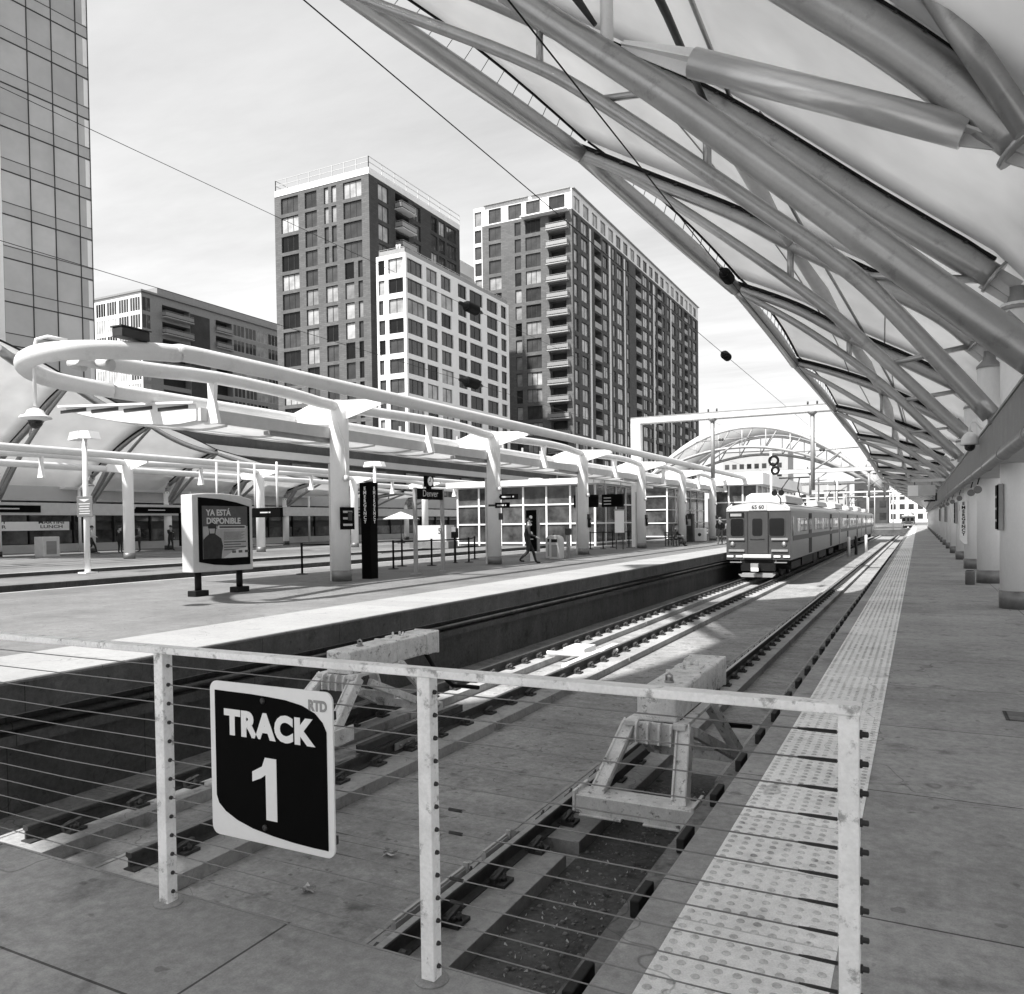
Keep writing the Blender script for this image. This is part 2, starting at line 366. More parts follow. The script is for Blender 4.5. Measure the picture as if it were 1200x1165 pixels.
# plinths
def plinth(x0,x1,y0,y1,seg,gaps=()):
    b=MB(); y=y0
    while y<y1:
        e=min(y+seg,y1)
        g=.05
        b.box(x0,x1,y,e-g,FZ,-1.38); b.box(x0-.001,x0+.05,y,e-g,-1.38,-1.372); b.box(x1-.05,x1+.001,y,e-g,-1.38,-1.372)
        y=e
    return b
struct(plinth(-7.86,-7.1,4.3,150,6.1).build('plinth',M['plinth'],bevel=.008))
struct(plinth(-6.4,-5.57,4.3,150,6.1).build('plinth',M['plinth'],bevel=.008))
struct(plinth(-3.5,-2.78,2.9,6.5,6.1).build('plinth',M['plinth'],bevel=.008))
struct(plinth(-3.5,-2.78,6.75,150,6.1).build('plinth',M['plinth'],bevel=.008))
struct(plinth(-2.05,-1.4,9.,150,6.1).build('plinth',M['plinth'],bevel=.008))
# rails with clips
def rail_prof(z=RZ):
    return [(-.07,z-.16),(.07,z-.16),(.07,z-.148),(.012,z-.125),(.01,z-.05),(.037,z-.038),(.037,z-.004),(.03,z),(-.03,z),(-.037,z-.004),(-.037,z-.038),(-.01,z-.05),(-.012,z-.125),(-.07,z-.148)]
clip_me=None
def rail(x,y0,y1,label,cy0,inner,n=70):
    global clip_me
    t=thing('steel_rail',label,'rail',(x,y0,0),group='rails of the two tracks')
    b=MB(); b.prism(rail_prof(),0,y1-y0,'xz'); b.build('rail_web',M['rust'],t)
    b=MB(); b.box(-.028,.028,.0,y1-y0,RZ,RZ+.0025); b.build('running_surface',M['railhead'],t)
    if clip_me is None:
        b=MB(); b.box(-.2,.2,-.09,.09,-1.38,-1.352)
        for s in (-1,1):
            b.tube([(s*.085,-.075,-1.315),(s*.085,.0,-1.30),(s*.085,.075,-1.315)],.019,6); b.box(s*.07,s*.15,-.05,.05,-1.352,-1.318); b.lathe((s*.155,0,-1.352),[(.026,0),(.026,.035),(.012,.036),(.012,.06)],6)
            b.bar((s*.10,-.1,-1.335),(s*.10,.1,-1.305),.05,.055)
        clip_me=b.mesh('rail_clip',M['rust'])
    for i in range(n):
        c=link('rail_clip',clip_me,t,loc=(0,cy0-y0+i*.72,0))
    b=MB(); rest=int((y1-cy0)/.72)-n
    for i in range(max(rest,0)):
        yy=cy0-y0+(n+i)*.72; b.box(-.18,.18,yy-.09,yy+.09,-1.38,-1.31)
    if rest>0:
        o=b.build('far_clips',M['rust'],t); o['kind']='stuff'
    return t
rail(-7.48,4.55,200,'rusty rail nearest the wall under the far platform, its sawn end showing',4.95,1)
rail(-6.04,4.55,200,'rusty rail running under the right wheels of the train on the left track',5.05,1)
rail(-3.17,3.0,219,'rusty rail of the near track, past the left side of the nearer buffer stop',3.55,1)
rail(-1.68,3.0,219,'rusty rail of the near track, partly hidden below the near platform edge',9.3,1)
# fish plates on the left track and bond cable
b=MB(); b.box(-6.0,-5.985,8.4,9.15,-1.34,-1.25); 
for i in range(4): b.lathe((-5.985,8.5+i*.17,-1.295),[(.018,0),(.018,.03)],6,axis='x')
tag(b.build('fish_plate',M['grey1']),'pale bolted joint bar on the rail beside the farther buffer stop','joint bar')
# small pale strips beside the near rail
for i,yy in enumerate((3.3,3.8,4.75,5.3,6.05)):
    b=MB(); b.bar((-3.27,yy-.22,RZ+.012),(-3.27,yy+.2,RZ+.012),.02,.02); b.box(-3.28,-3.235,yy+.2,yy+.225,RZ-.02,RZ+.05); b.box(-3.29,-3.25,yy-.22,yy+.2,FZ,RZ+.002)
    tag(b.build('rail_bracket',M['greyl']),'small pale strip bracket beside the near rail in front of the buffer stop','bracket','pale brackets beside the near rail')
# switch machine cover between the left rails
b=MB(); b.box(-7.0,-6.5,16.2,16.9,-1.38,-1.2); b.tube([(-7.3,16.0,-1.3),(-6.4,16.0,-1.3),(-6.0,16.9,-1.3)],.05,8); b.box(-6.35,-6.2,14.6,17.6,-1.37,-1.26)
tag(b.build('track_junction_box',M['white'],bevel=.01),'white pipe and low box fitted between the rails of the left track','track box')
# litter
b=MB()
for i in range(110):
    x=random.uniform(-2.75,-1.5); y=random.choice([random.gauss(4.5,.5),random.gauss(5.9,.6),random.uniform(3.5,9)])
    a=random.uniform(0,PI); s=random.uniform(.004,.017); dx,dy_=math.cos(a)*s,math.sin(a)*s*.5
    b.add([(x-dx,y-dy_,FZ+.024),(x+dx,y+dy_,FZ+.03),(x+dx*.5,y+dy_+s*.5,FZ+.045),(x-dx,y+s*.4,FZ+.026)],[(0,1,2,3)])
tag(b.build('litter',M['litter'],fix=False),'scattered pale scraps in the dirt below the near buffer stop','litter',kind='stuff')
b=MB()
for i in range(1700):
    x=random.uniform(-2.75,-1.3); y=random.uniform(2.6,9)
    s=random.uniform(.006,.016)*random.choice([.5,1,1,1,1.8]); b.sphere((x,y,FZ+.022),(s,s*.8,s*.6),5,4)
tag(b.build('gravel',M['board'],fix=False),'dark loose gravel on the dirt strip beside the near track','gravel',kind='stuff')
for lab,(x,y) in {'crumpled white paper scrap on the slab left of the sign':(-4.55,5.1),'twisted pale wrapper on the slab under the sign':(-4.35,6.0)}.items():
    b=MB(); 
    for k in range(7):
        p=[(x+random.uniform(-.08,.08),y+random.uniform(-.06,.06),FZ+random.uniform(.005,.06)) for _ in range(4)]; b.add(p,[(0,1,2,3)])
    tag(b.build('paper_scrap',M['litter'],fix=False),lab,'litter')

# ------------------------------------------------------------------ railing
YR=2.28
rl=thing('cable_railing','white steel railing with thirteen thin cables across the track end','railing',(0,YR,0))
posts=[-5.35,-4.065,-2.785,-1.49,-.164]
for i,x in enumerate(posts):
    b=MB(); b.box(x-.026,x+.026,-.026,.026,.004,1.045); p=b.build('post',M['rail_white'],rl,bevel=.004)
    b=MB(); b.lathe((x,0,0),[(.06,0),(.058,.006),(.045,.01)],20); b.build('post_base',M['slab'],p)
b=MB(); b.box(posts[0],posts[-1]+.03,-.032,.032,1.045,1.072); b.build('top_rail',M['rail_white'],rl,bevel=.004)
czs=[.992-.0782*i for i in range(13)]
grom=None
for i,z in enumerate(czs):
    sag=[(posts[0],0,z)]
    for a,c in zip(posts,posts[1:]): sag+= [((a+c)/2,0,z-.003+random.uniform(-.002,.002)),(c,0,z)]
    b=MB(); b.tube(sag,.0024,6,sm=True); cb_=b.build('cable',M['cable'],rl)
    b=MB(); x=posts[-1]
    b.tube([(x-.03,0,z),(x-.1,0,z),(x-.1,0,z),(x-.13,0,z)],[.0055,.005,.005,.003],8); b.build('swage_sleeve',M['dark'],cb_)
    b=MB(); b.lathe((x+.026,0,z),[(.012,0),(.012,.006),(.008,.007),(.008,.02),(.004,.022)],8,axis='x'); b.build('end_stud',M['dark'],cb_)
    for px_ in posts[1:-1]:
        for s_ in (1,-1):
            if grom is None: grom=MB().lathe((0,0,0),[(.0085,0),(.008,.006),(.0045,.012)],8,axis='x').mesh('grommet',M['dark'])
            g_=link('grommet',grom,cb_); g_.location=(px_+s_*.026,0,z); g_.scale=(s_,1,1)
    if i in (5,6,8,9):
        b=MB(); b.tube([(posts[-2]+.08,0,z-.0004),(posts[-2]+.13,0,z-.0006)],.006,8); b.build('cable_splice',M['dark'],cb_)
# sign
x0,x1,z0,z1=-2.465,-1.86,.365,.965; ys=YR-.045
sg=thing('track_sign','square black TRACK 1 sign with white rounded border hung on the railing cables','sign',((x0+x1)/2,ys,(z0+z1)/2))
cx_,cz_=(x0+x1)/2,(z0+z1)/2; hw,hz=(x1-x0)/2,(z1-z0)/2
def rrect(hw,hz,r,n=6):
    o=[]
    for sx,sz,a0 in ((1,1,0),(-1,1,PI/2),(-1,-1,PI),(1,-1,1.5*PI)):
        for k in range(n+1):
            a=a0+PI/2*k/n; o.append((sx*(hw-r)+r*math.cos(a),sz*(hz-r)+r*math.sin(a)))
    return o
b=MB(); b.prism(rrect(hw,hz,.035),-.004,.004,'xz'); b.build('sign_plate',M['signw'],sg,bevel=.001)
def S(x,z): return (x-cx_,z-cz_)
top=[S(-2.437,.93),S(-2.36,.929),S(-2.25,.928),S(-2.17,.925),S(-2.08,.92),S(-2.0,.907),S(-1.94,.884),S(-1.905,.853),S(-1.888,.82)]
bot=[S(-1.888,.392),S(-1.96,.392),S(-2.05,.395),S(-2.15,.403),S(-2.25,.416),S(-2.33,.436),S(-2.39,.462),S(-2.425,.49),S(-2.437,.52)]
b=MB(); b.prism(top+bot,-.0062,-.0042,'xz'); b.build('black_field',M['signb'],sg)
textobj('lettering','TRACK',.125,Vector((-.007,-.0072,.142)),'-Y',M['signw'],sg,bold=.0075,ext=.0006,sx=.98)
b=MB(); b.prism([(.02,.03),(-.02,.03),(-.035,-.005),(-.085,-.03),(-.085,-.068),(-.04,-.05),(-.018,-.035),(-.018,-.205),(.036,-.205),(.036,.03)],-.0076,-.0064,'xz'); b.build('lettering',M['signw'],sg)
textobj('lettering','RTD',.052,Vector((.235,-.0052,.245)),'-Y',M['grey1'],sg,bold=.0025,ext=.0006,sx=.85)
for z in (.243,-.235):
    b=MB(); b.lathe((-.025,-.0064,z),[(.012,0),(.012,-.004),(.006,-.007)],10,axis='y'); b.build('bolt',M['dark'],sg)
b=MB(); b.box(-.3,.3,.006,.02,.2,.23); b.box(-.3,.3,.006,.02,-.25,-.22); b.build('mounting_bar',M['dark'],sg)

# ------------------------------------------------------------------ buffer stops
def buffer(xc,yb,label):
    t=thing('buffer_stop',label,'buffer stop',(xc,yb,0))
    P=M['buff']
    b=MB(); b.box(-.56,.54,-.7,-.67,-1.08,-.92); b.box(-.56,.54,-.67,-.42,-.95,-.92); b.box(-.57,-.54,-.71,-.35,-1.07,-.88); b.box(.52,.55,-.71,-.35,-1.07,-.88); b.box(-.5,-.1,-.73,-.45,-1.1,-1.08); b.box(.1,.5,-.73,-.45,-1.1,-1.08)
    b.build('base_channel',P,t,bevel=.006)
    for s in (-1,1):
        b=MB(); b.bar((s*.385,-.6,-.93),(s*.27,.02,-.4),.14,.02,(0,1,0)); b.bar((s*.44,-.54,-.93),(s*.325,.08,-.4),.02,.13,(0,1,0)); b.bar((s*.33,-.54,-.93),(s*.215,.08,-.4),.02,.13,(0,1,0)); b.build('leg',P,t,bevel=.004)
        b=MB(); b.bar((s*.3,.3,-.5),(s*.5,1.5,-1.05),.07,.1); b.build('brace',P,t,bevel=.006)
        b=MB(); b.bar((s*.26,1.05,-.36),(s*.5,1.65,-1.1),.12,.09); b.build('rear_leg',P,t,bevel=.006)
        b=MB(); b.bar((s*.66,-.4,-1.16),(s*.66,2.0,-1.16),.1,.1); b.build('shoe',M['rust'],t,bevel=.006)
    b=MB(); b.bar((-.55,1.65,-1.08),(.55,1.65,-1.08),.12,.12); b.build('cross_member',P,t,bevel=.006)
    b=MB(); b.bar((-.4,.75,-.75),(.4,.75,-.75),.08,.08); b.build('cross_member',P,t,bevel=.006)
    b=MB(); b.box(-.27,.27,0,.03,-.56,-.37); b.box(-.3,.3,0,.2,-.58,-.55); b.box(-.3,-.17,-.04,.16,-.41,-.36); b.box(.17,.3,-.04,.16,-.41,-.36)
    b.box(.2,.3,.15,1.1,-.4,-.365); b.box(-.3,-.2,.15,1.1,-.4,-.365); b.build('head_plate',P,t,bevel=.005)
    for x in (-.17,-.057,.057,.17):
        b=MB(); b.prism([(-.09,-.56),(.02,-.56),(.02,-.37),(-.03,-.355),(-.07,-.38),(-.085,-.44)],x-.01,x+.01,'yz'); b.build('stiffener',P,t)
    b=MB(); b.box(-.195,.195,.04,1.85,-.37,-.07); b.build('ram_beam',P,t,bevel=.022)
    b=MB(); b.box(-.21,.21,1.1,1.14,-.385,-.06); b.build('joint_collar',P,t,bevel=.004)
    b=MB(); b.box(-.21,.21,1.85,2.12,-.38,-.055); b.box(-.22,.22,2.12,2.16,-.39,-.045); b.build('ram_head',P,t,bevel=.015)
    b=MB(); b.lathe((0,.5,-.07),[(.05,0),(.05,.015),(.02,.02),(.02,.05)],10); b.tube([(-.03,.5,-.05),(-.03,.5,0),(0,.5,.02),(.03,.5,0),(.03,.5,-.05)],.012,6); b.build('lifting_eye',M['grey1'],t)
    b=MB(); b.box(-.17,.12,1.3,1.5,-.07,-.05)
    for x,y in ((-.07,1.36),(.05,1.44),(-.02,1.46)): b.lathe((x,y,-.05),[(.018,0),(.018,.05),(.01,.06)],6)
    b.build('top_plate',M['buff'],t)
    b=MB(); b.tube([(0,2.1,-.4),(.02,2.3,-.65),(.1,2.7,-1.0),(.3,3.2,-1.12)],.035,8); b.build('hose',M['black'],t)
    return t
buffer(-2.25,7.4,'battered pale steel buffer stop on the near track beside the tactile platform edge')
buffer(-6.72,8.15,'pale steel buffer stop on the left track behind the TRACK 1 sign')

# ------------------------------------------------------------------ big tensile canopy on the near side (and its twin across the tracks)
U_={10:[(-8.5,12.9),(-7,11.95),(-3.5,9.75),(-1.01,7.55),(.04,6.54),(.99,5.49)],  # nearest frame's unseen tip cut short to let the sun through
 16:[(-13.9,15.9),(-10.5,14.45),(-7.96,12.89),(-5.97,11.42),(-3.92,9.93),(-2.86,9.1),(-1.63,8.03),(-.5,7.04),(1.16,5.65)],
 22:[(-8.75,12.34),(-6.73,11.12),(-4.39,9.73),(-2.98,8.75),(-.4,7.06),(.56,6.36),(1.22,5.68)],
 28:[(-5.54,9.5),(-3.6,8.5),(-1.97,7.4),(-.2,6.35),(1.2,5.46)]}
L_={10:[(-8.5,12.5),(-7.,10.75),(-4.84,8.72),(-3.73,7.72),(-2.61,6.73),(-.88,5.09),(.2,4.05),(1.12,3.2)],
 16:[(-13.9,15.7),(-11.87,14.26),(-7.97,11.87),(-5.99,10.41),(-2.55,7.4),(-1.53,6.5),(-.57,5.5),(1.12,3.3)],
 22:[(-8.75,12.24),(-6.73,10.93),(-2.67,7.49),(-.79,5.54),(1.12,3.4)],
 28:[(-5.54,9.4),(-3.4,7.9),(-1.01,5.81),(1.12,3.4)]}
EDGE=[(34,-4.43,7.87),(40,-3.49,6.68),(46,-2.93,5.88),(52,-2.61,5.24),(58,-2.45,4.8),(64,-2.4,4.6),(80,-1.8,4.25),(110,-.5,3.75),(142,.8,3.35)]
FAR=False
UF=[(-9.2,9.9),(-7,9.6),(-3.5,8.2),(-.4,6.6),(1.22,5.6)]; LF=[(-9.2,9.8),(-6.,8.2),(-2.67,6.2),(1.12,3.4)]
def frame(Y):
    if Y==22 and FAR: return UF,LF
    if Y in U_: return U_[Y],L_[Y]
    if Y==4: n=(-9.5,13.4)  # unseen frame, tip set by where its shade should end
    elif Y<4:  # unseen roof behind the camera, its reach shaped to shade the foreground
        n=(-12.5,16.5)
    else: n=(interp([(a,b) for a,b,c in EDGE],Y),interp([(a,c) for a,b,c in EDGE],Y))
    bz=interp([(-30,5.5),(16,5.65),(28,5.46),(34,4.95),(40,4.65),(64,4.2),(142,3.5)],Y); lz=interp([(-30,3.3),(60,3.35),(142,3.)],Y)
    u=[(lerp(1.2,n[0],t),lerp(bz,n[1],t)+math.sin(t*PI)*abs(n[1]-bz)*.09) for t in (0,.25,.5,.75,1)][::-1]
    l=[(lerp(1.12,n[0],t),lerp(lz,n[1]-.1,t)+math.sin(t*PI)*abs(n[1]-lz)*.06) for t in (0,.25,.5,.75,1)][::-1]
    return u,l
def at_x(c,x): return interp(c,x)
TM=M['tube']
def midx(Y): # where the strut and ridge member sit
    return interp([(-30,-9),(4,-5),(10,-3.6),(16,-3.7),(22,-2.95),(28,-1.97),(34,-1.25),(40,-1.0),(58,-.7),(142,1.0)],Y)
def canopy(mx,s,ys,side,detail,labf,grp):
    """mx: x -> world x ; s=+1 near side, -1 mirrored"""
    def V(x,y,z): return (mx(x),y,z)
    for i,Y in enumerate(ys):
        u,l=frame(Y); root=thing('canopy_truss',labf[0](i,Y),'roof truss',V(1.2,Y,0),group=grp[0]); ox,oy=mx(1.2),Y
        def W(x,y,z): return (mx(x)-ox,y-oy,z)
        ru={10:.25,16:.23,22:.19,28:.17}.get(Y,.14 if Y>0 else .25); rlw={10:.2,16:.16,22:.14,28:.13}.get(Y,.11 if Y>0 else .2)
        N=6 if Y<40 else 3; n=16 if Y<30 else 8
        pu=smooth([W(x,Y,z) for x,z in u],N); pl=smooth([W(x,Y,z) for x,z in l],N)
        k=len(pu); ruu=[ru*(.62+.38*min(1,j/(k*.5)))*(1 if j<k-2 else .9) for j in range(k)]
        b=MB(); b.tube(pu,ruu,n); b.build('upper_chord',TM,root)
        b=MB(); b.tube(pl,[rlw*(.72+.28*min(1,j/(len(pl)*.6))) for j in range(len(pl))],n); b.build('lower_chord',TM,root)
        # dark clamp line where the membrane is fixed along the top of the upper chord
        b=MB(); off=[(p[0],p[1],p[2]+r_+.06) for p,r_ in zip(pu,ruu)]
        for p,q in zip(off,off[1:]): b.bar(p,q,.13,.12)
        b.build('clamp_strip',M['black'],root)
        # bracket cone and saddle at the column
        bz=u[-1][1]; bx=u[-1][0]
        b=MB(); b.lathe(W(1.5,Y,bz-.62),[(.27,0),(.27,.06),(.14,.2),(.14,.4)],16 if Y<40 else 8); b.build('bearing_cup',M['grey1'],root); b=MB(); b.bar(W(bx-.1,Y,bz+.02),W(1.45,Y,bz-.3),.04,.42); b.bar(W(bx-.05,Y,bz-.05),W(1.6,Y,bz-.5),.13,.13); b.build('bracket',M['greyl'],root)
        b=MB(); e=Vector(pu[-1]); d=(Vector(pu[-1])-Vector(pu[-2])).normalized()
        b.tube([e-d*.02,e+d*.03],ru*1.25,16); b.build('end_plate',TM,root)
        b=MB(); lx,lz=l[-1]; b.box(W(lx-.05,0,0)[0],W(lx+.35,0,0)[0],-.09,.09,lz-.15,lz+.03); b.bar(W(lx-.35,Y,lz+.47),W(lx+.06,Y,lz-.02),.03,.24); b.build('bearing',M['grey1'],root)
        x=midx(Y)
        if Y<70:
            b=MB(); b.tube([W(x,Y,at_x(l,x)),W(x,Y,at_x(u,x))],.085 if Y<30 else .06,10); b.build('strut',TM if Y!=10 else M['white'],root)  # nearest strut in white: its sunlight is put into the colour
            if Y in (16,): 
                b=MB(); b.tube([W(-7.3,Y,at_x(l,-7.3)),W(-7.3,Y,at_x(u,-7.3))],.08,10); b.build('strut',TM,root)
        if detail and i+1<len(ys) and Y<80:
            Y2=ys[i+1]; u2,l2=frame(Y2); x2=midx(Y2)
            p=Vector(W(x,Y,at_x(u,x)-.05)); q=Vector(W(x2,Y2,at_x(u2,x2)-.05))
            b=MB(); b.tube([p,(p+q)/2+Vector((0,0,.1)),q],[.07,.07,.06] if Y<16 else ([.12,.19,.1] if Y<40 else [.07,.1,.06]),10); b.build('ridge_member',M['greyl'] if Y>=16 else M['dark'],root)
            h=Vector((s*.42,0,.16)); b=MB(); b.tube([p+h,q+h],.045,6); b.build('ridge_tube',TM,root)
        if detail and 10<=Y<70:   # web brace inside the truss, from the lower chord to the column bracket
            xb=interp([(10,-3.35),(16,-1.05),(22,-.65),(28,-.5),(60,-.2)],Y)
            p=Vector(W(xb,Y,at_x(l,xb)+.3 if Y==10 else at_x(l,xb))); q=Vector(W(bx-.04,Y,bz-.04)); d=(q-p).normalized()
            if Y==10:
                a=p+d*.98; c=q-d*.55; b=MB(); b.tube([a,c],.175,22); b.build('brace_tube',M['tube_sunlit'],root)
                b=MB(); b.bar(p-d*.05,a,.02,.12,h2=.34); b.bar(p-d*.05,a,.12,.02,w2=.34); b.build('brace_gusset',M['white'],root)  # white stands for sun on this gusset
                b=MB(); b.bar(c,q,.33,.03,w2=.12); b.bar(c,q,.03,.3,h2=.14); b.build('brace_gusset',M['greyl'],root)
            else:
                b=MB(); b.tube([p,q],.07 if Y<30 else .05,8); b.build('brace_tube',TM,root)
            if Y==16:
                b=MB(); b.tube([W(-6.0,Y,at_x(l,-6.0)),W(-4.3,Y,at_x(u,-4.3))],.075,10); b.build('brace_tube',TM,root)
        if detail and Y==10:
            b=MB(); b.tube([W(.99,Y-.35,5.45),W(.12,Y-.35,7.15),W(-.8,Y-.35,8.95)],.13,14); b.build('prop_tube',TM,root)
            b=MB(); b.tube([W(-3.72,Y-.1,8.0),W(-4.1,Y-.3,8.6),W(-4.9,Y-.6,10.4)],[.03,.07,.07],10); b.build('tie_rod',M['dark'],root)
        if detail and Y in (10,16,22,28):   # ladder of small fixings on the chord
            b=MB()
            for j in range(2,k-1,2): p=off[j]; b.box(p[0]-.05,p[0]+.05,p[1]-.13,p[1]+.13,p[2]-.06,p[2]-.02)
            b.build('clamp_plates',M['dark'],root)['kind']='stuff'
    # membranes between the trusses
    for i,(Y,Y2) in enumerate(zip(ys,ys[1:])):
        u,l=frame(Y); u2,l2=frame(Y2); root=thing('canopy_membrane',labf[1](i,Y),'roof membrane',V(1.2,Y,5),group=grp[1]); o=Vector(root.location)
        def curve(c,Yc,n=14):
            P=smooth([(x,z) for x,z in [(a,b_) for a,b_ in c]] if False else [(x,0,z) for x,z in c],6)
            # resample by index
            out=[]
            for j in range(n+1):
                t=j/n*(len(P)-1); a=int(min(t,len(P)-2)); f=t-a; p=P[a].lerp(P[a+1],f); out.append(Vector((mx(p.x),Yc,p.z+interp([(10,.46),(22,.42),(34,.3),(64,.22)],Yc))))
            return out
        A=curve(u,Y); B=curve(u2,Y2); rows=[]
        ns=8; IN=interp([(10,.2),(16,.22),(22,.32),(28,.42)],Y)
        inset=.07
        for j in range(15):
            r=[]
            for k in range(ns+1):
                t=k/ns; p=A[j].lerp(B[j],t); bow=4*t*(1-t)
                if j==0: # catenary edge, pulled back from the edge tube
                    p=A[0].lerp(A[1],IN+.35*bow).lerp(B[0].lerp(B[1],IN+.35*bow),t)
                p=p+Vector((0,0,.18*bow*(1 if Y<40 else .4))); r.append(p-o)
            rows.append(r)
        tail=[[Vector((mx(2.6),Y+(Y2-Y)*k/ns,4.3))-o for k in range(ns+1)]]
        b=MB(); b.grid(rows+tail); m_=b.build('membrane',M['fabric'],root,fix=False)
        sd=m_.modifiers.new('solid','SOLIDIFY'); sd.thickness=.02
        if Y<90:
            b=MB(); b.tube([p+Vector((0,0,.0)) for p in rows[0]],.05 if Y<30 else .035,8); b.build('edge_cable',M['black'],root)
            e0=Vector((mx(u[0][0]),Y,u[0][1]-.05))-o; e1=Vector((mx(u2[0][0]),Y2,u2[0][1]-.05))-o
            pts=[]
            for k in range(9):
                t=k/8; bow=4*t*(1-t); pts.append(e0.lerp(e1,t)+Vector((s*.22*bow,0,-.18*bow))*(1 if Y<40 else .3))
            R_=interp([(10,.3),(22,.27),(34,.17),(64,.12)],Y)
            b=MB(); b.tube(pts,[R_*(.8+.2*math.sin(PI*k/8)) for k in range(9)],14,cap=True); b.build('edge_tube',TM,root)
            # seams across the cloth and short ties to the edge tube
            if detail and 16<=Y<40:
                for tt in (.36,.7):
                    b=MB(); ln=[Vector(rows[int(tt*14)][k])-Vector((0,0,.03)) for k in range(ns+1)]; b.tube(ln,.02,5); b.build('seam',M['grey1'],root)
                nt_=16
                for k in range(1,nt_):
                    t=k/nt_; a=rows[0][0]
                    f=t*ns; i0=min(int(f),ns-1); p=Vector(rows[0][i0]).lerp(Vector(rows[0][i0+1]),f-i0); g=t*8; j0=min(int(g),7); q=Vector(pts[j0]).lerp(Vector(pts[j0+1]),g-j0)
                    b=MB(); b.tube([p,q],.012,4); b.build('edge_tie',M['dark'],root)
        else:
            b=MB(); e0=Vector((mx(u[0][0]),Y,u[0][1]-.05))-o; e1=Vector((mx(u2[0][0]),Y2,u2[0][1]-.05))-o; b.tube([e0,e1],.12,8); b.build('edge_tube',TM,root)
ordn=['first','second','third','fourth','fifth','sixth','seventh','eighth','ninth','tenth','eleventh','twelfth','thirteenth','fourteenth','fifteenth','sixteenth','seventeenth','eighteenth','nineteenth','twentieth','twenty-first','twenty-second','twenty-third','twenty-fourth','twenty-fifth','twenty-sixth','twenty-seventh']
YS=[-8,-2,4,10,16,22,28,34,40,46,52,58,64,70,76,82,88,94,100,106,112,118,124,130,136,142]
def nm(i): return ordn[i-3] if i>=3 else None
canopy(lambda x:x,1,YS,'near',True,
 (lambda i,Y: 'tubular roof truss over the near platform, %s in view from the top right'%nm(i) if i>=3 else 'unseen grey roof truss overhead, its reach shaped to shade the foreground',
  lambda i,Y: 'stretched pale roof cloth over the near platform, %s bay in view from the top right'%nm(i) if i>=3 else 'unseen pale roof cloth overhead, its reach shaped to shade the foreground'),
 ('tubular trusses over the near platform','cloth bays over the near platform'))
MX=lambda x:-46.5-x
FAR=True
canopy(MX,-1,[22,28,34,40,46,52,58,64,70],'far',False,
 (lambda i,Y: 'grey tubular roof truss over the far storefront platform, %s counting from the left'%ordn[i],
  lambda i,Y: 'stretched grey roof cloth over the far storefront platform, %s bay from the left'%ordn[i]),
 ('tubular trusses over the far storefront platform','cloth bays over the far storefront platform'))
# columns of the near row
colY=[y for y in YS if y>=4 and y<140]
proto=None
for i,Y in enumerate(colY):
    t=thing('canopy_column','white column with dark base in the near platform row, %s from the near end'%ordn[i] if i else 'round white column with dark base band beside the railing',
            'column',(1.5,Y,0),group='white columns of the near platform')
    n=32 if Y<40 else 14; h=frame(Y)[0][-1][1]-.5
    b=MB(); b.lathe((0,0,.3),[(.255,0),(.255,h-.3)],n); b.build('shaft',M['whitecol'],t)
    b=MB(); b.lathe((0,0,0),[(.268,0),(.268,.3),(.256,.305)],n); b.build('base_band',M['base'],t)
    b=MB(); b.box(-.275,-.262,-.015,.015,0,.3); b.build('band_seam',M['greyl'],t) if Y<40 else None
# beam over the near row of columns
t=thing('fascia_beam','long ribbed grey fascia beam carried by the near platform columns','beam',(1.12,-26,0))
b=MB()
n=0
yy=0.
while yy<168:
    st=.12 if yy<66 else 1.2
    b.box(0,.025,yy,yy+st*.5,2.5,3.18); b.box(.012,.04,yy+st*.5,yy+st,2.5,3.18); yy+=st
b.build('ribbed_panel',M['grey1'],t)
b=MB(); b.box(.045,1.1,0,168,2.46,2.5); b.box(.045,.16,0,168,2.5,3.2); b.box(-.02,.16,0,168,3.185,3.22); b.build('soffit',M['grey1'],t)
b=MB(); b.tube([(-.06,0,2.44),(-.06,168,2.44)],.085,14); b.build('drain_pipe',M['grey1'],t)
for i in range(56):
    b=MB(); b.lathe((-.06,i*3.,2.44),[(.097,0),(.097,.12)],12,axis='y'); b.build('pipe_collar',M['grey1'],t)

# ------------------------------------------------------------------ small things on the near side
t=thing('dome_camera','white dome camera on a bent arm at the top of the near fascia beam','camera',(.98,18.4,3.3))
b=MB(); b.tube([(.16,0,.0),(.05,0,.16),(-.02,0,.17),(-.06,0,.1),(-.06,0,-.08)],.025,8); b.build('arm',M['white'],t)
b=MB(); b.lathe((-.06,0,-.3),[(.17,0),(.165,.05),(.15,.14),(.1,.22),(.04,.26)],20); b.build('housing',M['white'],t)
b=MB(); b.sphere((-.06,0,-.32),(.1,.1,.11),14,8); b.build('dome',M['blackm'],t)
for i,Y in enumerate((21.,23.5,30.,36.,42.,48.,54.)):
    t=thing('loudspeaker','dark round loudspeaker under the near fascia beam, %s from the near end'%ordn[i],'loudspeaker',(1.2,Y,2.2),group='loudspeakers under the near beam')
    b=MB(); b.lathe((0,-.18,-.02),[(.075,0),(.085,.03),(.085,.22),(.06,.3)],18,axis='y'); b.build('horn',M['base'],t)
    b=MB(); b.tube([(0,0,.1),(.04,0,.26)],.015,6); b.tube([(0,0,.1),(.04,0,.26),(.05,.03,.26)],.014,6); b.build('hanger',M['dark'],t)
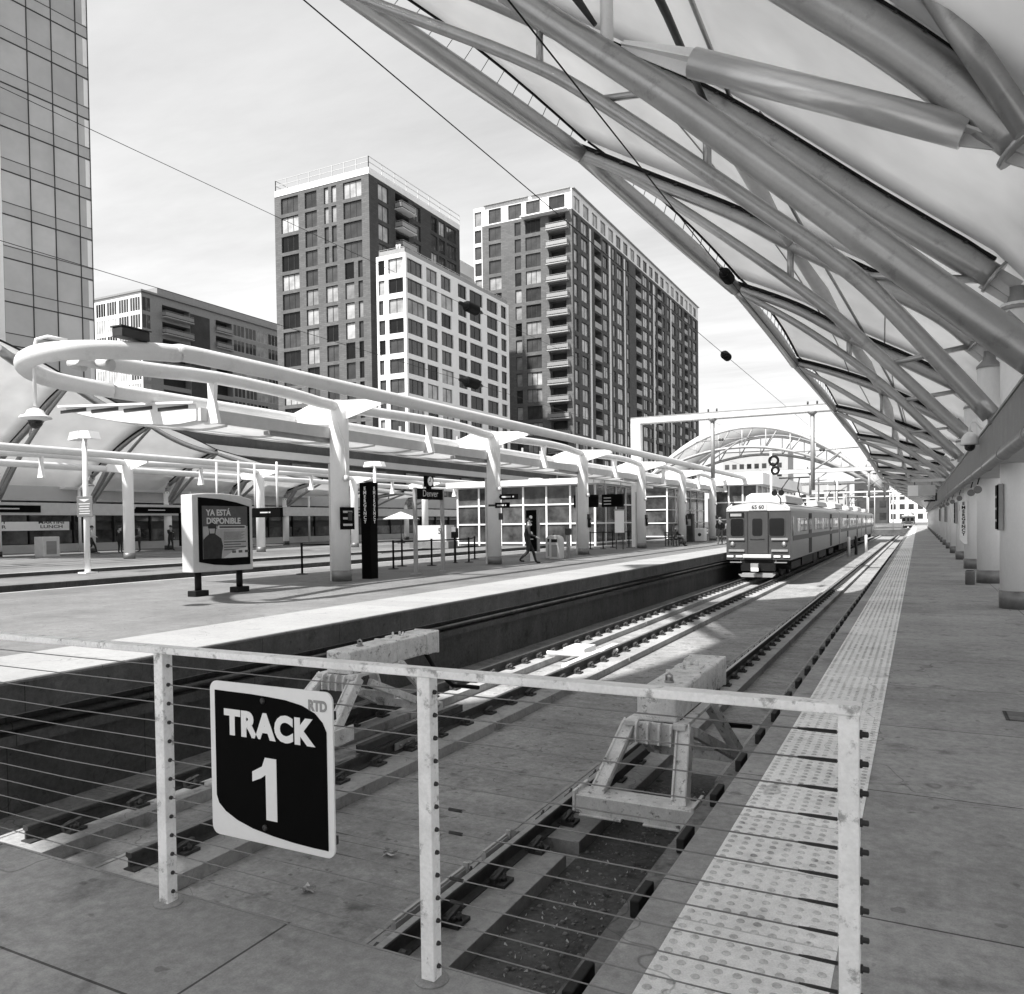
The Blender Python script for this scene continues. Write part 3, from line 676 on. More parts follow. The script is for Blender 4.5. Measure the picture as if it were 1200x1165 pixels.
def plate_col(Y,label,z=1.35,h=.75,wd=.34):
    t=thing('platform_sign',label,'sign',(1.22,Y,z),group='black plates on the near columns')
    b=MB(); b.box(-.03,-.005,-wd/2,wd/2,0,h); b.build('plate',M['signb'],t)
    b=MB()
    for k in range(3): b.box(-.034,-.0305,-wd*.33,wd*.3,.13+k*.2,.17+k*.2)
    b.build('lettering',M['greyl'],t)
    b=MB(); b.box(-.005,.06,-wd/2-.02,wd/2+.02,-.02,h+.02); b.build('frame',M['grey1'],t)
for i,Y in enumerate((16,34,46,58)): plate_col(Y,'narrow black track plate on the %s white column of the near platform'%('second','fifth','seventh','ninth')[i])
t=thing('help_point','white emergency call box with vertical lettering on a near platform column','call box',(1.24,28,.55))
b=MB(); b.box(-.12,.08,-.3,.3,.32,1.5); b.prism([(-.12,.32),(.08,.32),(.08,.2),(-.0,.2)],-.3,.3,'xz'); b.build('cabinet',M['white'],t,bevel=.01)
b=MB(); b.box(-.124,-.1,-.22,-.02,1.2,1.4); b.build('screen',M['grey1'],t)
for k,ch in enumerate('EMERGENCY'): textobj('lettering',ch,.12,Vector((-.08+.16,-.303,1.3-k*.115)),'-Y',M['signb'],t,bold=.004,sx=1.)if False else textobj('lettering',ch,.13,Vector((-.02,-.302,1.42-k*.115)),'-Y',M['signb'],t,bold=.005,sx=1.)
t=thing('litter_bin','small grey metal bin standing beside the near platform columns','bin',(1.07,21.3,0))
b=MB(); b.lathe((0,0,0),[(.1,0),(.1,.3),(.104,.32)],18); b.build('body',M['base'],t); b=MB(); b.lathe((0,0,.32),[(.09,0),(.07,.015)],18); b.build('lid',M['dark'],t)
t=thing('hanging_sign','pale double box sign hung under the near roof trusses','sign',(.3,44,2.6))
b=MB(); b.box(-.75,.45,-.1,.1,.05,.55); b.build('light_box',M['greyl'],t); b=MB(); b.box(-.76,-.3,-.105,.105,.04,.56); b.build('end_panel',M['signw'],t)
b=MB(); b.box(-.6,.9,-.06,.06,.72,.86); b.build('support_beam',M['greyl'],t)
for x in (-.45,.3):
    b=MB(); b.tube([(x,0,.55),(x,0,.74)],.02,6); b.build('hanger',M['dark'],t)
t=thing('cctv_camera','small dark camera on a bracket at the far end of the near fascia beam','camera',(.7,60,2.7))
b=MB(); b.box(-.35,.3,-.08,.08,-.06,.04); b.build('housing',M['black'],t); b=MB(); b.box(.3,.42,-.03,.03,-.02,.5); b.build('bracket',M['dark'],t)
t=thing('manhole_cover','pale rectangular access cover set in the near platform','cover',(.62,7.3,0))
b=MB(); b.box(-.02,.42,-.16,.16,.0,.006); b.build('lid',M['pitwall'],t); b=MB(); b.prism([(0,-.14),(.4,-.14),(.4,.14),(0,.14)],.0062,.008,'xy'); b.build('rim',M['slab2'],t)

# ------------------------------------------------------------------ ring canopy on the island platform
def ring_canopy(dx,flip,label,colgrp,collab,y0,det,ys,wings=True):
    f=lambda x:(dx-x) if flip else x+dx
    t=thing('tube_canopy',label,'platform canopy',(f(-14.5),13,0)); o=t.location
    def W(p): return (f(p[0])-o.x,p[1]-o.y,p[2])
    A=[(-12.9,118,4.8),(-12.9,90,5.05),(-12.9,50,5.1),(-12.9,24,5.05),(-12.93,12.5,5.02),(-12.96,11.,4.96),(-13.,9.9,4.82),(-13.17,9.12,4.7),(-13.65,8.78,4.62),(-14.35,8.95,4.58),(-15.2,9.6,4.6),(-15.9,10.6,4.64),(-16.18,12.,4.67),(-16.2,16,4.67),(-16.2,50,4.67),(-16.2,118,4.67)]
    b=MB(); P=smooth([W((p[0],p[1]+y0,p[2])) for p in A],5); b.tube(P,.17,18); b.build('ring_tube',M['tubew'],t)
    b=MB(); pts=[(-13.5,9.3,4.66),(-13.9,11,4.76)]
    for y in ys: pts+= [(-14.5,y-4.4-y0,5.02),(-14.5,y-2-y0,5.0),(-14.5,y-y0,4.9)]
    b.tube(smooth([W((p[0],p[1]+y0,p[2])) for p in pts],3),.15,14); b.build('spine_tube',M['tubew'],t)
    for k,y in enumerate(ys):
        for s,poly in ((1,[(-14.3,5.06),(-13.6,5.03),(-12.95,5.0),(-12.95,4.86),(-13.5,4.72),(-14.3,4.52)]),(-1,[(-14.7,5.06),(-15.3,5.1),(-16.15,4.82),(-16.15,4.54),(-14.7,4.4)])):
            b=MB(); b.prism([(f(x)-o.x,z) for x,z in poly],y-o.y-.02,y-o.y+.02,'xz'); b.prism([(f(x)-o.x,z) for x,z in poly],y-o.y-.1,y-o.y-.06,'xz') if False else None
            w=b.build('wing_plate',M['white'],t)
            if det and k<4:
                for zz in (.0,.11,.22,.33):
                    b=MB(); xx=f(-14.42 if s>0 else -16.05)-o.x; zb=4.62 if s>0 else 4.45
                    b.lathe((xx,y-o.y-.021,zb+zz*.8),[(.022,0),(.018,-.02)],8,axis='y'); b.build('bolt',M['grey1'],w)
        b=MB(); yh=y-4.5-o.y; b.prism([(f(-14.62)-o.x,4.95),(f(-14.38)-o.x,4.95),(f(-14.42)-o.x,4.5),(f(-14.3)-o.x,3.95),(f(-14.75)-o.x,3.95),(f(-14.6)-o.x,4.5)],yh-.05,yh+.05,'xz'); b.build('hanger',M['white'],t)
    for k,y in enumerate(ys if wings else []):
        r=thing('wing_canopy',collab[1](k),'roof panel',(f(-15.),y-4.5,4.),group=collab[2]); q=r.location
        yl=-.25 if k==0 else 0.06
        prof=smooth([(-14.75,0,.02),(-15.6,0,-.02),(-17.,0,.12),(-18.4,0,.36),(-19.4,0,.6)],3)
        b=MB(); b.grid([[(f(p.x)-q.x,yl+(9.14-yl)*j/4,p.z) for j in range(5)] for p in prof]); ws=b.build('wing_shell',M['fabricw'],r,fix=False); ws.modifiers.new('s','SOLIDIFY').thickness=.015
        b=MB(); b.prism([(f(p.x)-q.x,p.z) for p in prof]+[(f(-19.4)-q.x,.66),(f(-14.75)-q.x,.4)],yl-.02,yl+.02,'xz'); b.build('end_fin',M['white'],r) if k==0 else None
        if k==0:
            b=MB(); b.bar((f(-14.75)-q.x,yl-.05,.42),(f(-19.6)-q.x,yl-.05,.7),.12,.05); b.build('top_rail',M['white'],r)
            for j in range(4):
                x_=-15.+-j*1.2; b=MB(); b.box(f(x_)-q.x,f(x_-1.)-q.x,yl-.035,yl-.021,.36+j*.07-.05,.38+j*.07+.01); b.build('shadow_gap',M['dark'],r)
        b=MB(); b.box(f(-14.72)-q.x,f(-14.62)-q.x,yl,9.14,-.0,.3); b.build('edge_beam',M['greyl'],r)
        for j in range(5):
            b=MB(); yy=.6+j*1.95; b.prism([(f(p.x)-q.x,p.z-.06) for p in prof]+[(f(p.x)-q.x,p.z-.01) for p in prof[::-1]],yy,yy+.06,'xz'); b.build('rib',M['greyl'],r)
        b=MB(); b.box(f(-14.7)-q.x,f(-14.9)-q.x,2.,4.6,.0,-.1); b.build('light_fitting',M['grey1'],r)
    for k,y in enumerate(ys):
        c=thing('canopy_column',collab[0](k),'column',(f(-14.5),y,0),group=colgrp)
        n=28 if det else 14
        b=MB(); b.lathe((0,0,.3),[(.265,0),(.265,4.35),(.24,4.75)],n); b.build('shaft',M['whitecol'],c)
        b=MB(); b.lathe((0,0,0),[(.278,0),(.278,.3),(.266,.305)],n); b.build('base_band',M['base'],c)
        if det:
            b=MB(); b.box(-.36 if not flip else .28,-.28 if not flip else .36,-.06,.06,.0,3.3); b.build('cable_duct',M['greyl'],c)
            b=MB(); b.tube([(.1,-.2,4.5),(.2,-.24,4.2),(.28,-.15,3.9),(.3,-.1,3.2),(.3,-.1,2.9)],.03,6); b.build('drain_pipe',M['white'],c)
            b=MB(); b.lathe((.3,-.1,2.85),[(.07,-.06),(.09,0),(.07,.1)],10); b.build('drain_head',M['greyl'],c)
            b=MB(); b.box(.24,.36,-.1,.06,1.7,1.95); b.build('junction_box',M['dark'],c)
ys1=[17.9+9.15*i for i in range(11)]
ring_canopy(0,False,'looped white tube canopy with curved near end on the island platform','white columns of the island platform',
 (lambda k:'white column under the looped tube canopy on the island platform, %s from the left'%ordn[k],lambda k:'white wing roof slung under the looped tube canopy, %s bay from the left'%ordn[k],'wing roofs under the island canopy'),0,True,ys1)
ys2=[9.2+9.2*i for i in range(10)]
ring_canopy(-21.5,False,'second white tube canopy across the far light rail platform','white columns of the far light rail platform',
 (lambda k:'slim white column under the second tube canopy, %s from the left'%ordn[k],lambda k:'white wing roof under the second tube canopy, %s bay from the left'%ordn[k],'wing roofs under the second canopy'),-14,False,ys2,False)
t=thing('dome_camera','white saucer dome camera hanging from the curved end of the tube canopy','camera',(-13.95,8.95,4.74))
cx0=atd=None
b=MB(); b.tube([(.3,.35,.22),(.12,.1,.26),(-.02,-.02,.2),(-.05,-.05,.0),(-.05,-.05,-.98)],.03,8); b.build('drop_pole',M['white'],t)
b=MB(); b.lathe((-.05,-.05,-1.22),[(.13,-.02),(.27,.02),(.24,.06),(.16,.09),(.13,.16),(.05,.2)],24); b.build('shade',M['white'],t)
b=MB(); b.sphere((-.05,-.05,-1.25),(.12,.12,.14),14,8); b.build('dome',M['blackm'],t)
t=thing('flood_light','small dark box fixed on top of the curved canopy tube','light',(-12.98,10.1,5.03))
b=MB(); b.box(-.14,.14,-.3,.3,.02,.2); b.build('housing',M['dark'],t,bevel=.02); b=MB(); b.box(-.16,.16,-.32,.32,.2,.22); b.build('cover',M['dark'],t)
t=thing('spot_light','pair of pale spotlights under the curved canopy tube','light',(-13.5,9.6,4.62))
for i,(a,c) in enumerate(((-.18,-.1),(.25,.15))):
    b=MB(); b.bar((a,c,.15),(a,c,.0),.04,.04); b.tube([(a-.16,c-.05,-.02),(a+.12,c+.05,-.08)],[.07,.11],12); b.build('lamp_head',M['greyl'],t)

# ------------------------------------------------------------------ light rail platforms beyond
struct(MB().box(-26.4,-22.8,-22,150,-.9,0).box(-26.4,-26.15,-22,150,0,.006).build('light_rail_platform',M['slab2']))
struct(MB().box(-42.2,-28.9,-22,150,-.9,0).build('light_rail_platform',M['slab2']))
struct(MB().box(-70,-43.1,-22,190,-.9,0).build('far_platform',M['slab2']))
b=MB(); b.box(-20.24,-20.03,-22,150,.0,.006); b.box(-29.15,-28.88,-22,150,0,.006); b.box(-42.2,-41.9,-22,150,0,.006); b.box(-43.4,-43.08,-22,150,0,.006); struct(b.build('edge_strip',M['curb']))
b=MB(); b.box(-60,14,2.2,2.3,-1.,-.9); b.box(-43.1,-20,-22,150,-1.1,-.9); struct(b.build('light_rail_track',M['dirtm']))
b=MB(); b.box(-22.82,-22.79,-22,150,-.9,-.02); b.box(-28.92,-28.89,-22,150,-.9,-.02); struct(b.build('platform_face',M['pitwall']))
def lamp(Y,label,board=False):
    t=thing('lamp_post',label,'lamp post',(-26.0,Y,0),group='double lamp posts on the light rail platform')
    b=MB(); b.tube([(0,0,.03),(0,0,4.72)],[.1,.08],12); b.build('pole',M['white'],t); b=MB(); b.box(-.22,.22,-.22,.22,.006,.05); b.build('base_plate',M['white'],t)
    for s in (-1,1):
        b=MB(); b.prism([(s*.03,4.98),(s*.5,4.95),(s*.62,4.68),(s*.03,4.72)],-.2,.2,'xz'); b.build('lamp_head',M['white'],t)
    if board:
        g=thing('timetable_sign','grey rectangular notice board fixed on the nearest lamp post','sign',(-25.86,Y-.13,1.98))
        b=MB(); b.box(-.42,.42,-.03,.0,0,.72); b.build('board',M['base'],g,bevel=.02)
        b=MB()
        b.prism([(-.3,.62),(.3,.62),(0,.52)],-.034,-.031,'xz')
        for k in range(5):
            z=.44-k*.085; b.box(-.3+.04*(k%2),.3-.03*(k%3),-.034,-.031,z,z+.03)
        b.build('lettering',M['greyl'],g)
for Y,l,bd in ((18.25,'white double lamp post in front of the far light rail columns, nearest',True),(35,'white double lamp post behind the black emergency pylon',False),(55.3,'white double lamp post behind the black map totem',False),(88.7,'white double lamp post farthest along the light rail platform',False)): lamp(Y,l,bd)

# ------------------------------------------------------------------ island platform furniture
t=thing('advert_kiosk','grey advertising kiosk with dark poster panel on two black feet','kiosk',(-14.58,13.55,0)); 
b=MB(); zt=[(-.9,2.3),(-.5,2.335),(0,2.34),(.5,2.31),(.9,2.22)]; poly=[(-.9,.55)]+[(.9,.53)]+zt[::-1]; b.prism(poly,-.18,.18,'yz'); b.build('cabinet',M['greyl'],t,bevel=.02)
b=MB(); b.prism([(-.74,.78),(-.3,.7),(.2,.66),(.8,.66),(.8,2.05),(.4,2.14),(-.1,2.21),(-.74,2.24)],.1805,.19,'yz'); b.build('poster_frame',M['signb'],t)
b=MB(); b.box(.1905,.193,-.64,.72,.84,2.05); p=b.build('poster',M['paperd'],t)
b=MB(); b.box(.1935,.195,-.62,.72,.84,1.58); b.build('poster_photo',M['paper'],p)
b=MB(); b.prism([(-.05,.84),(.7,.84),(.7,1.08),(.3,1.02)],.1955,.197,'yz'); b.build('poster_panel',M['paperl'],p)
fig=[(-.62,.84),(-.1,.84),(-.08,1.0),(-.05,1.12),(-.1,1.3),(-.2,1.36),(-.27,1.4),(-.26,1.47),(-.24,1.55),(-.27,1.63),(-.36,1.66),(-.45,1.63),(-.47,1.55),(-.45,1.46),(-.46,1.4),(-.55,1.34),(-.62,1.28)]
b=MB(); b.prism(fig,.1975,.199,'yz'); b.prism([(-.49,1.55),(-.23,1.52),(-.25,1.62),(-.36,1.67),(-.46,1.63)],.1992,.2,'yz'); b.build('poster_figure',M['cloth'],p)
b=MB(); b.prism([(-.43,1.42),(-.3,1.42),(-.28,1.53),(-.45,1.53)],.2002,.201,'yz'); b.build('poster_face',M['paper'],p)
textobj('lettering','YA ESTÁ',.19,Vector((.1945,-.52,1.89)),'+X',M['paperl'],p,bold=.006,align='LEFT')
textobj('lettering','DISPONIBLE',.19,Vector((.1945,-.52,1.7)),'+X',M['paperl'],p,bold=.006,align='LEFT')
b=MB(); b.box(.1955,.197,-.18,.66,1.52,1.6); b.build('text_box',M['paperl'],p); b=MB(); b.box(.1972,.198,-.15,.63,1.535,1.585); b.build('text_box',M['paperd'],p)
b=MB()
for k in range(9): b.box(.1955,.196,-.02,.62-.05*(k%3),1.44-k*.022,1.448-k*.022)
for k in range(4): b.box(.1955,.1965,-.02,.66-.16*(k%2),1.2-k*.06,1.225-k*.06)
for k in range(3): b.box(.1975,.198,.22+.2*k,.34+.2*k,.95,1.01)
b.build('small_print',M['paperd'],p)
for y in (-.62,.62):
    b=MB(); b.lathe((0,y,.06),[(.075,0),(.075,.5)],14); b.build('leg',M['black'],t); b=MB(); b.box(-.13,.13,y-.19,y+.19,.0,.13); b.build('foot',M['black'],t,bevel=.01)
t=thing('emergency_pylon','tall black pylon lettered EMERGENCY twice, beside the first island column','pylon',(-14.3,18.95,0))
b=MB(); b.box(-.17,.17,-.17,.17,0,1.75); b.box(-.19,.19,-.19,.19,1.75,2.8); b.build('shaft',M['signb'],t,bevel=.01)
for k,ch in enumerate('EMERGENCY'):
    z=2.62-k*.12
    textobj('lettering',ch,.14,Vector((0,-.193,z)),'-Y',M['signw'],t,bold=.004); textobj('lettering',ch,.14,Vector((.193,0,z)),'+X',M['signw'],t,bold=.004)
t=thing('station_sign','black Denver name sign on two tall grey posts','sign',(-14.0,21.7,0))
for y in (-.8,.8):
    b=MB(); b.box(-.05,.05,y-.05,y+.05,0,2.72); b.build('post',M['grey1'],t); b=MB(); b.box(-.13,.13,y-.13,y+.13,0,.04); b.build('foot',M['grey1'],t)
b=MB(); b.box(-.06,.06,-.75,.75,2.36,2.7); b.build('name_board',M['signb'],t); textobj('lettering','Denver',.3,Vector((.064,0,2.54)),'+X',M['greyl'],t)
b=MB(); b.box(-.06,.06,-.07,.07,2.7,2.76); b.box(-.06,.06,-.2,.2,2.76,3.12); b.build('clock_case',M['signb'],t)
b=MB(); b.lathe((.062,0,2.94),[(.15,0),(.15,.006)],20,axis='x'); b.build('clock_face',M['signw'],t); b=MB(); b.box(.0685,.071,-.01,.01,2.94,3.05); b.box(.0685,.071,-.08,.01,2.93,2.95); b.build('clock_hand',M['signb'],t)
def blade(x,y,z,label,txt=None,face='-Y',w=.75,h=.2):
    t=thing('blade_sign',label,'sign',(x,y,z),group='black blade signs on the island columns')
    b=MB(); b.box(0,w,-.03,.03,0,h); b.build('plate',M['signb'],t)
    if txt: textobj('lettering',txt,h*.7,Vector((w/2,-.032,h/2)),'-Y',M['signw'],t,bold=.002)
    else:
        b=MB(); b.box(.08,w*.62,-.034,-.031,h*.35,h*.62); b.box(w*.7,w*.8,-.034,-.031,h*.35,h*.62); b.build('lettering',M['greyl'],t)
    b=MB(); b.box(-.3,.01,-.015,.015,h*.3,h*.7); b.build('arm',M['dark'],t)
blade(-14.2,27.0,2.47,'upper black blade sign on the second island column'); blade(-14.3,26.8,2.15,'lower black blade sign on the second island column',w=.6)
t=thing('track_plate','black notice plate fixed to the first island column','sign',(-14.2,17.8,1.45))
b=MB(); b.box(.0,.03,-.3,.3,0,.62); b.build('plate',M['signb'],t); b=MB()
for k in range(3): b.box(.031,.034,-.2,.2-.1*(k%2),.1+k*.18,.16+k*.18)
b.build('lettering',M['greyl'],t)
for k in (2,3,4):
    y=ys1[k]; t=thing('call_box','small dark call box on the %s island column'%ordn[k],'call box',(-14.22,y,1.3)); b=MB(); b.box(0,.1,-.1,.1,0,.45); b.build('case',M['black'],t,bevel=.01); b=MB(); b.box(.1,.105,-.06,.06,.22,.38); b.build('panel',M['grey1'],t)
# belt barriers
bp=[(354,-17.81,20.0),(386,-16.9,20.75),(461,-16.51,23.23),(471,-17.3,24.9),(506,-16.38,25.52),(549,-16.25,28.1),(556,-17.4,30.6),(657,-16.0,36.0),(697,-17.0,43.5),(703,-16.4,44.0),(722,-16.6,46.2),(733,-15.7,46.6)]
pm=None
for i,(px,x,y) in enumerate(bp):
    t=thing('belt_post','slim black barrier post on the island platform, %s from the left'%ordn[i],'barrier post',(x,y,0),group='black barrier posts on the island platform')
    if pm is None:
        pm=[]
        b=MB(); b.lathe((0,0,.02),[(.035,0),(.035,.9),(.042,.91),(.042,.99),(.03,1.)],12); pm.append(('post',b.mesh('post',M['black'])))
        b=MB(); b.lathe((0,0,0),[(.19,0),(.18,.02),(.05,.035)],20); pm.append(('base',b.mesh('base',M['black'])))
    for n_,me in pm: link(n_,me,t)
for i,(a,c) in enumerate(((0,1),(2,3),(2,4),(4,5),(5,6),(8,10),(9,11))):
    p=Vector((bp[a][1],bp[a][2],.95)); q=Vector((bp[c][1],bp[c][2],.95)); b=MB(); b.bar(p,q,.004,.05)
    tag(b.build('barrier_belt',M['black']),'taut black belt strung between two barrier posts, %s from the left'%ordn[i],'belt',group='belts of the barrier posts')
t=thing('ticket_reader','slim black card reader with pale screen beside the barrier posts','card reader',(-16.6,27.6,0))
b=MB(); b.lathe((0,0,0),[(.12,0),(.05,.03),(.045,1.0)],10); b.build('post',M['black'],t); b=MB(); b.box(-.12,.12,-.1,.1,1.0,1.4); b.build('head',M['black'],t,bevel=.02); b=MB(); b.box(-.1,.1,-.11,-.1,1.25,1.45); b.build('screen',M['signw'],t)
t=thing('card_reader','grey card reader post between the third and fourth island columns','card reader',(-14.2,33.6,0))
b=MB(); b.box(-.07,.07,-.07,.07,0,1.15); b.build('post',M['grey1'],t); b=MB(); b.box(-.13,.13,-.1,.1,1.0,1.3); b.build('head',M['dark'],t,bevel=.02)
t=thing('map_totem','tall black map totem behind the walking figure on the island platform','totem',(-13.82,29,0))
b=MB(); b.box(-.24,.24,-.08,.08,.42,2.08); b.build('panel',M['signb'],t); b=MB(); b.box(.24,.3,-.09,.09,.4,2.1); b.build('side_frame',M['grey1'],t); b=MB(); b.box(-.08,.08,-.05,.05,0,.42); b.build('stem',M['white'],t); b=MB(); b.box(-.2,.2,-.12,.12,0,.03); b.build('foot',M['grey1'],t)
b=MB()
for z,r in ((1.8,.07),(1.5,.05),(1.15,.08)): b.lathe((-.02,-.081,z),[(r,0),(r,-.004)],14,axis='y')
b.box(-.1,.08,-.084,-.081,.9,.93); b.build('symbols',M['signw'],t)
for x,y,l in ((-14.35,32.2,'pale arched recycling bin, left of the pair beside the map totem'),(-13.88,31.55,'pale arched recycling bin, right of the pair beside the map totem')):
    t=thing('recycling_bin',l,'bin',(x,y,0),group='recycling bins on the island platform')
    b=MB(); pr=[(-.24,.0),(.24,.0),(.24,.8)]+[(.24*math.cos(a),.8+.22*math.sin(a)) for a in (.5,1.05,PI/2,2.1,2.64)]+[(-.24,.8)]; b.prism(pr,-.26,.26,'xz'); b.build('body',M['greyl'],t,bevel=.02)
    b=MB(); b.box(-.13,.13,-.265,-.261,.1,.62); b.build('panel',M['steel'],t); b=MB(); b.box(-.14,.14,-.266,-.261,.72,.86); b.build('slot',M['black'],t)
def bench(x,y,l):
    t=thing('bench',l,'bench',(x,y,0))
    b=MB()
    for k in range(5): b.box(-.22+k*.1,-.14+k*.1,-.9,.9,.42,.45)
    b.build('seat',M['dark'],t); b=MB()
    for k in range(4): b.box(-.3,-.27,-.9,.9,.52+k*.1,.59+k*.1)
    b.build('backrest',M['dark'],t)
    for yy in (-.7,0,.7):
        b=MB(); b.bar((-.28,yy,.02),(-.28,yy,.9),.05,.05); b.bar((-.28,yy,.4),(.25,yy,.4),.05,.05); b.bar((.22,yy,.0),(.22,yy,.4),.05,.05); b.build('leg',M['dark'],t)
    return t
bench(-13.75,49.4,'dark slatted bench with a seated person beside the fourth island column')
t=thing('newspaper_box','pale vending box with round dark emblem beside the glass pavilion','box',(-14.7,60.5,0)); b=MB(); b.box(-.4,.4,-.35,.35,.03,1.); b.build('body',M['signw'],t,bevel=.03); b=MB(); b.lathe((0,-.352,.52),[(.13,0),(.13,-.006)],16,axis='y'); b.build('emblem',M['dark'],t); b=MB(); b.box(-.38,.38,-.33,.33,0,.03); b.build('plinth',M['dark'],t)
t=thing('ticket_machine','dark ticket machine beside the sixth island column','ticket machine',(-15.2,59,0)); b=MB(); b.box(-.35,.35,-.3,.3,0,2.1); b.build('case',M['dark'],t,bevel=.02); b=MB(); b.box(-.22,.22,-.31,-.301,1.2,1.7); b.build('screen',M['gl2'],t)
t=thing('notice_board','white notice board on two thin legs among the barrier posts','notice board',(-15.1,43.2,0)); b=MB(); b.box(-.27,.27,-.04,.04,.95,2.2); b.build('panel',M['signw'],t); b=MB(); b.box(-.31,.31,-.05,.05,2.2,2.28); b.build('hood',M['grey1'],t)
for x in (-.2,.2): b=MB(); b.box(x-.025,x+.025,-.025,.025,0,.95); b.build('leg',M['dark'],t)
for i,(x,y,w_) in enumerate(((-17.75,44.8,1.5),(-16.1,44.9,1.3))):
    t=thing('departure_screen','black departure screen slung under the island wing roof, %s'%('left one' if i==0 else 'right one'),'screen',(x,y,2.45)); b=MB(); b.box(-w_/2,w_/2,-.12,.12,0,.75); b.build('case',M['signb'],t); b=MB()
    for k in range(3): b.box(-w_*.4,-w_*.05,-.124,-.121,.15+k*.18,.2+k*.18)
    b.build('lettering',M['greyl'],t)
    for s in (-.5,.5): b=MB(); b.tube([(s,0,.75),(s,0,1.75)],.03,6); b.build('hanger',M['grey1'],t)
for i,(x,y) in enumerate(((-28.6,27.2),(-27.6,28.6))):
    t=thing('departure_screen','black destination display hung over the light rail platform, %s'%('left one' if i==0 else 'right one'),'screen',(x,y,2.0)); b=MB(); b.prism([(-.95,.0),(.95,.0),(.95,.45),(-.8,.45)],-.1,.1,'xz'); b.build('case',M['signb'],t); b=MB(); b.box(-.3,.35,-.104,-.101,.2,.26); b.build('lettering',M['greyl'],t)
    for s in (-.7,.7): b=MB(); b.tube([(s,0,.45),(s,0,2.6)],.05,8); b.build('hanger',M['white'],t)
t=thing('utility_box','grey concrete utility box with a dark number on the light rail platform','box',(-28.3,44.5,0)); b=MB(); b.box(-1.6,1.4,-.6,.6,.0,.45); b.build('plinth',M['slab2'],t); b=MB(); b.box(-1.2,1.2,-.5,.5,.45,1.5); b.build('cabinet',M['greyl'],t); textobj('lettering','5',.5,Vector((.7,-.503,1.1)),'-Y',M['dark'],t,bold=.01)
t=thing('patio_umbrella','open white patio umbrella in front of the far storefront','umbrella',(-38.6,55.5,0)); b=MB(); b.lathe((0,0,2.05),[(1.5,0),(1.45,.05),(.7,.35),(.05,.6)],8,sm=False); b.build('canopy',M['fabricw'],t); b=MB(); b.tube([(0,0,0),(0,0,2.6)],.04,8); b.build('pole',M['dark'],t); b=MB(); b.lathe((0,0,0),[(.35,0),(.3,.08),(.05,.12)],12); b.build('base',M['dark'],t)

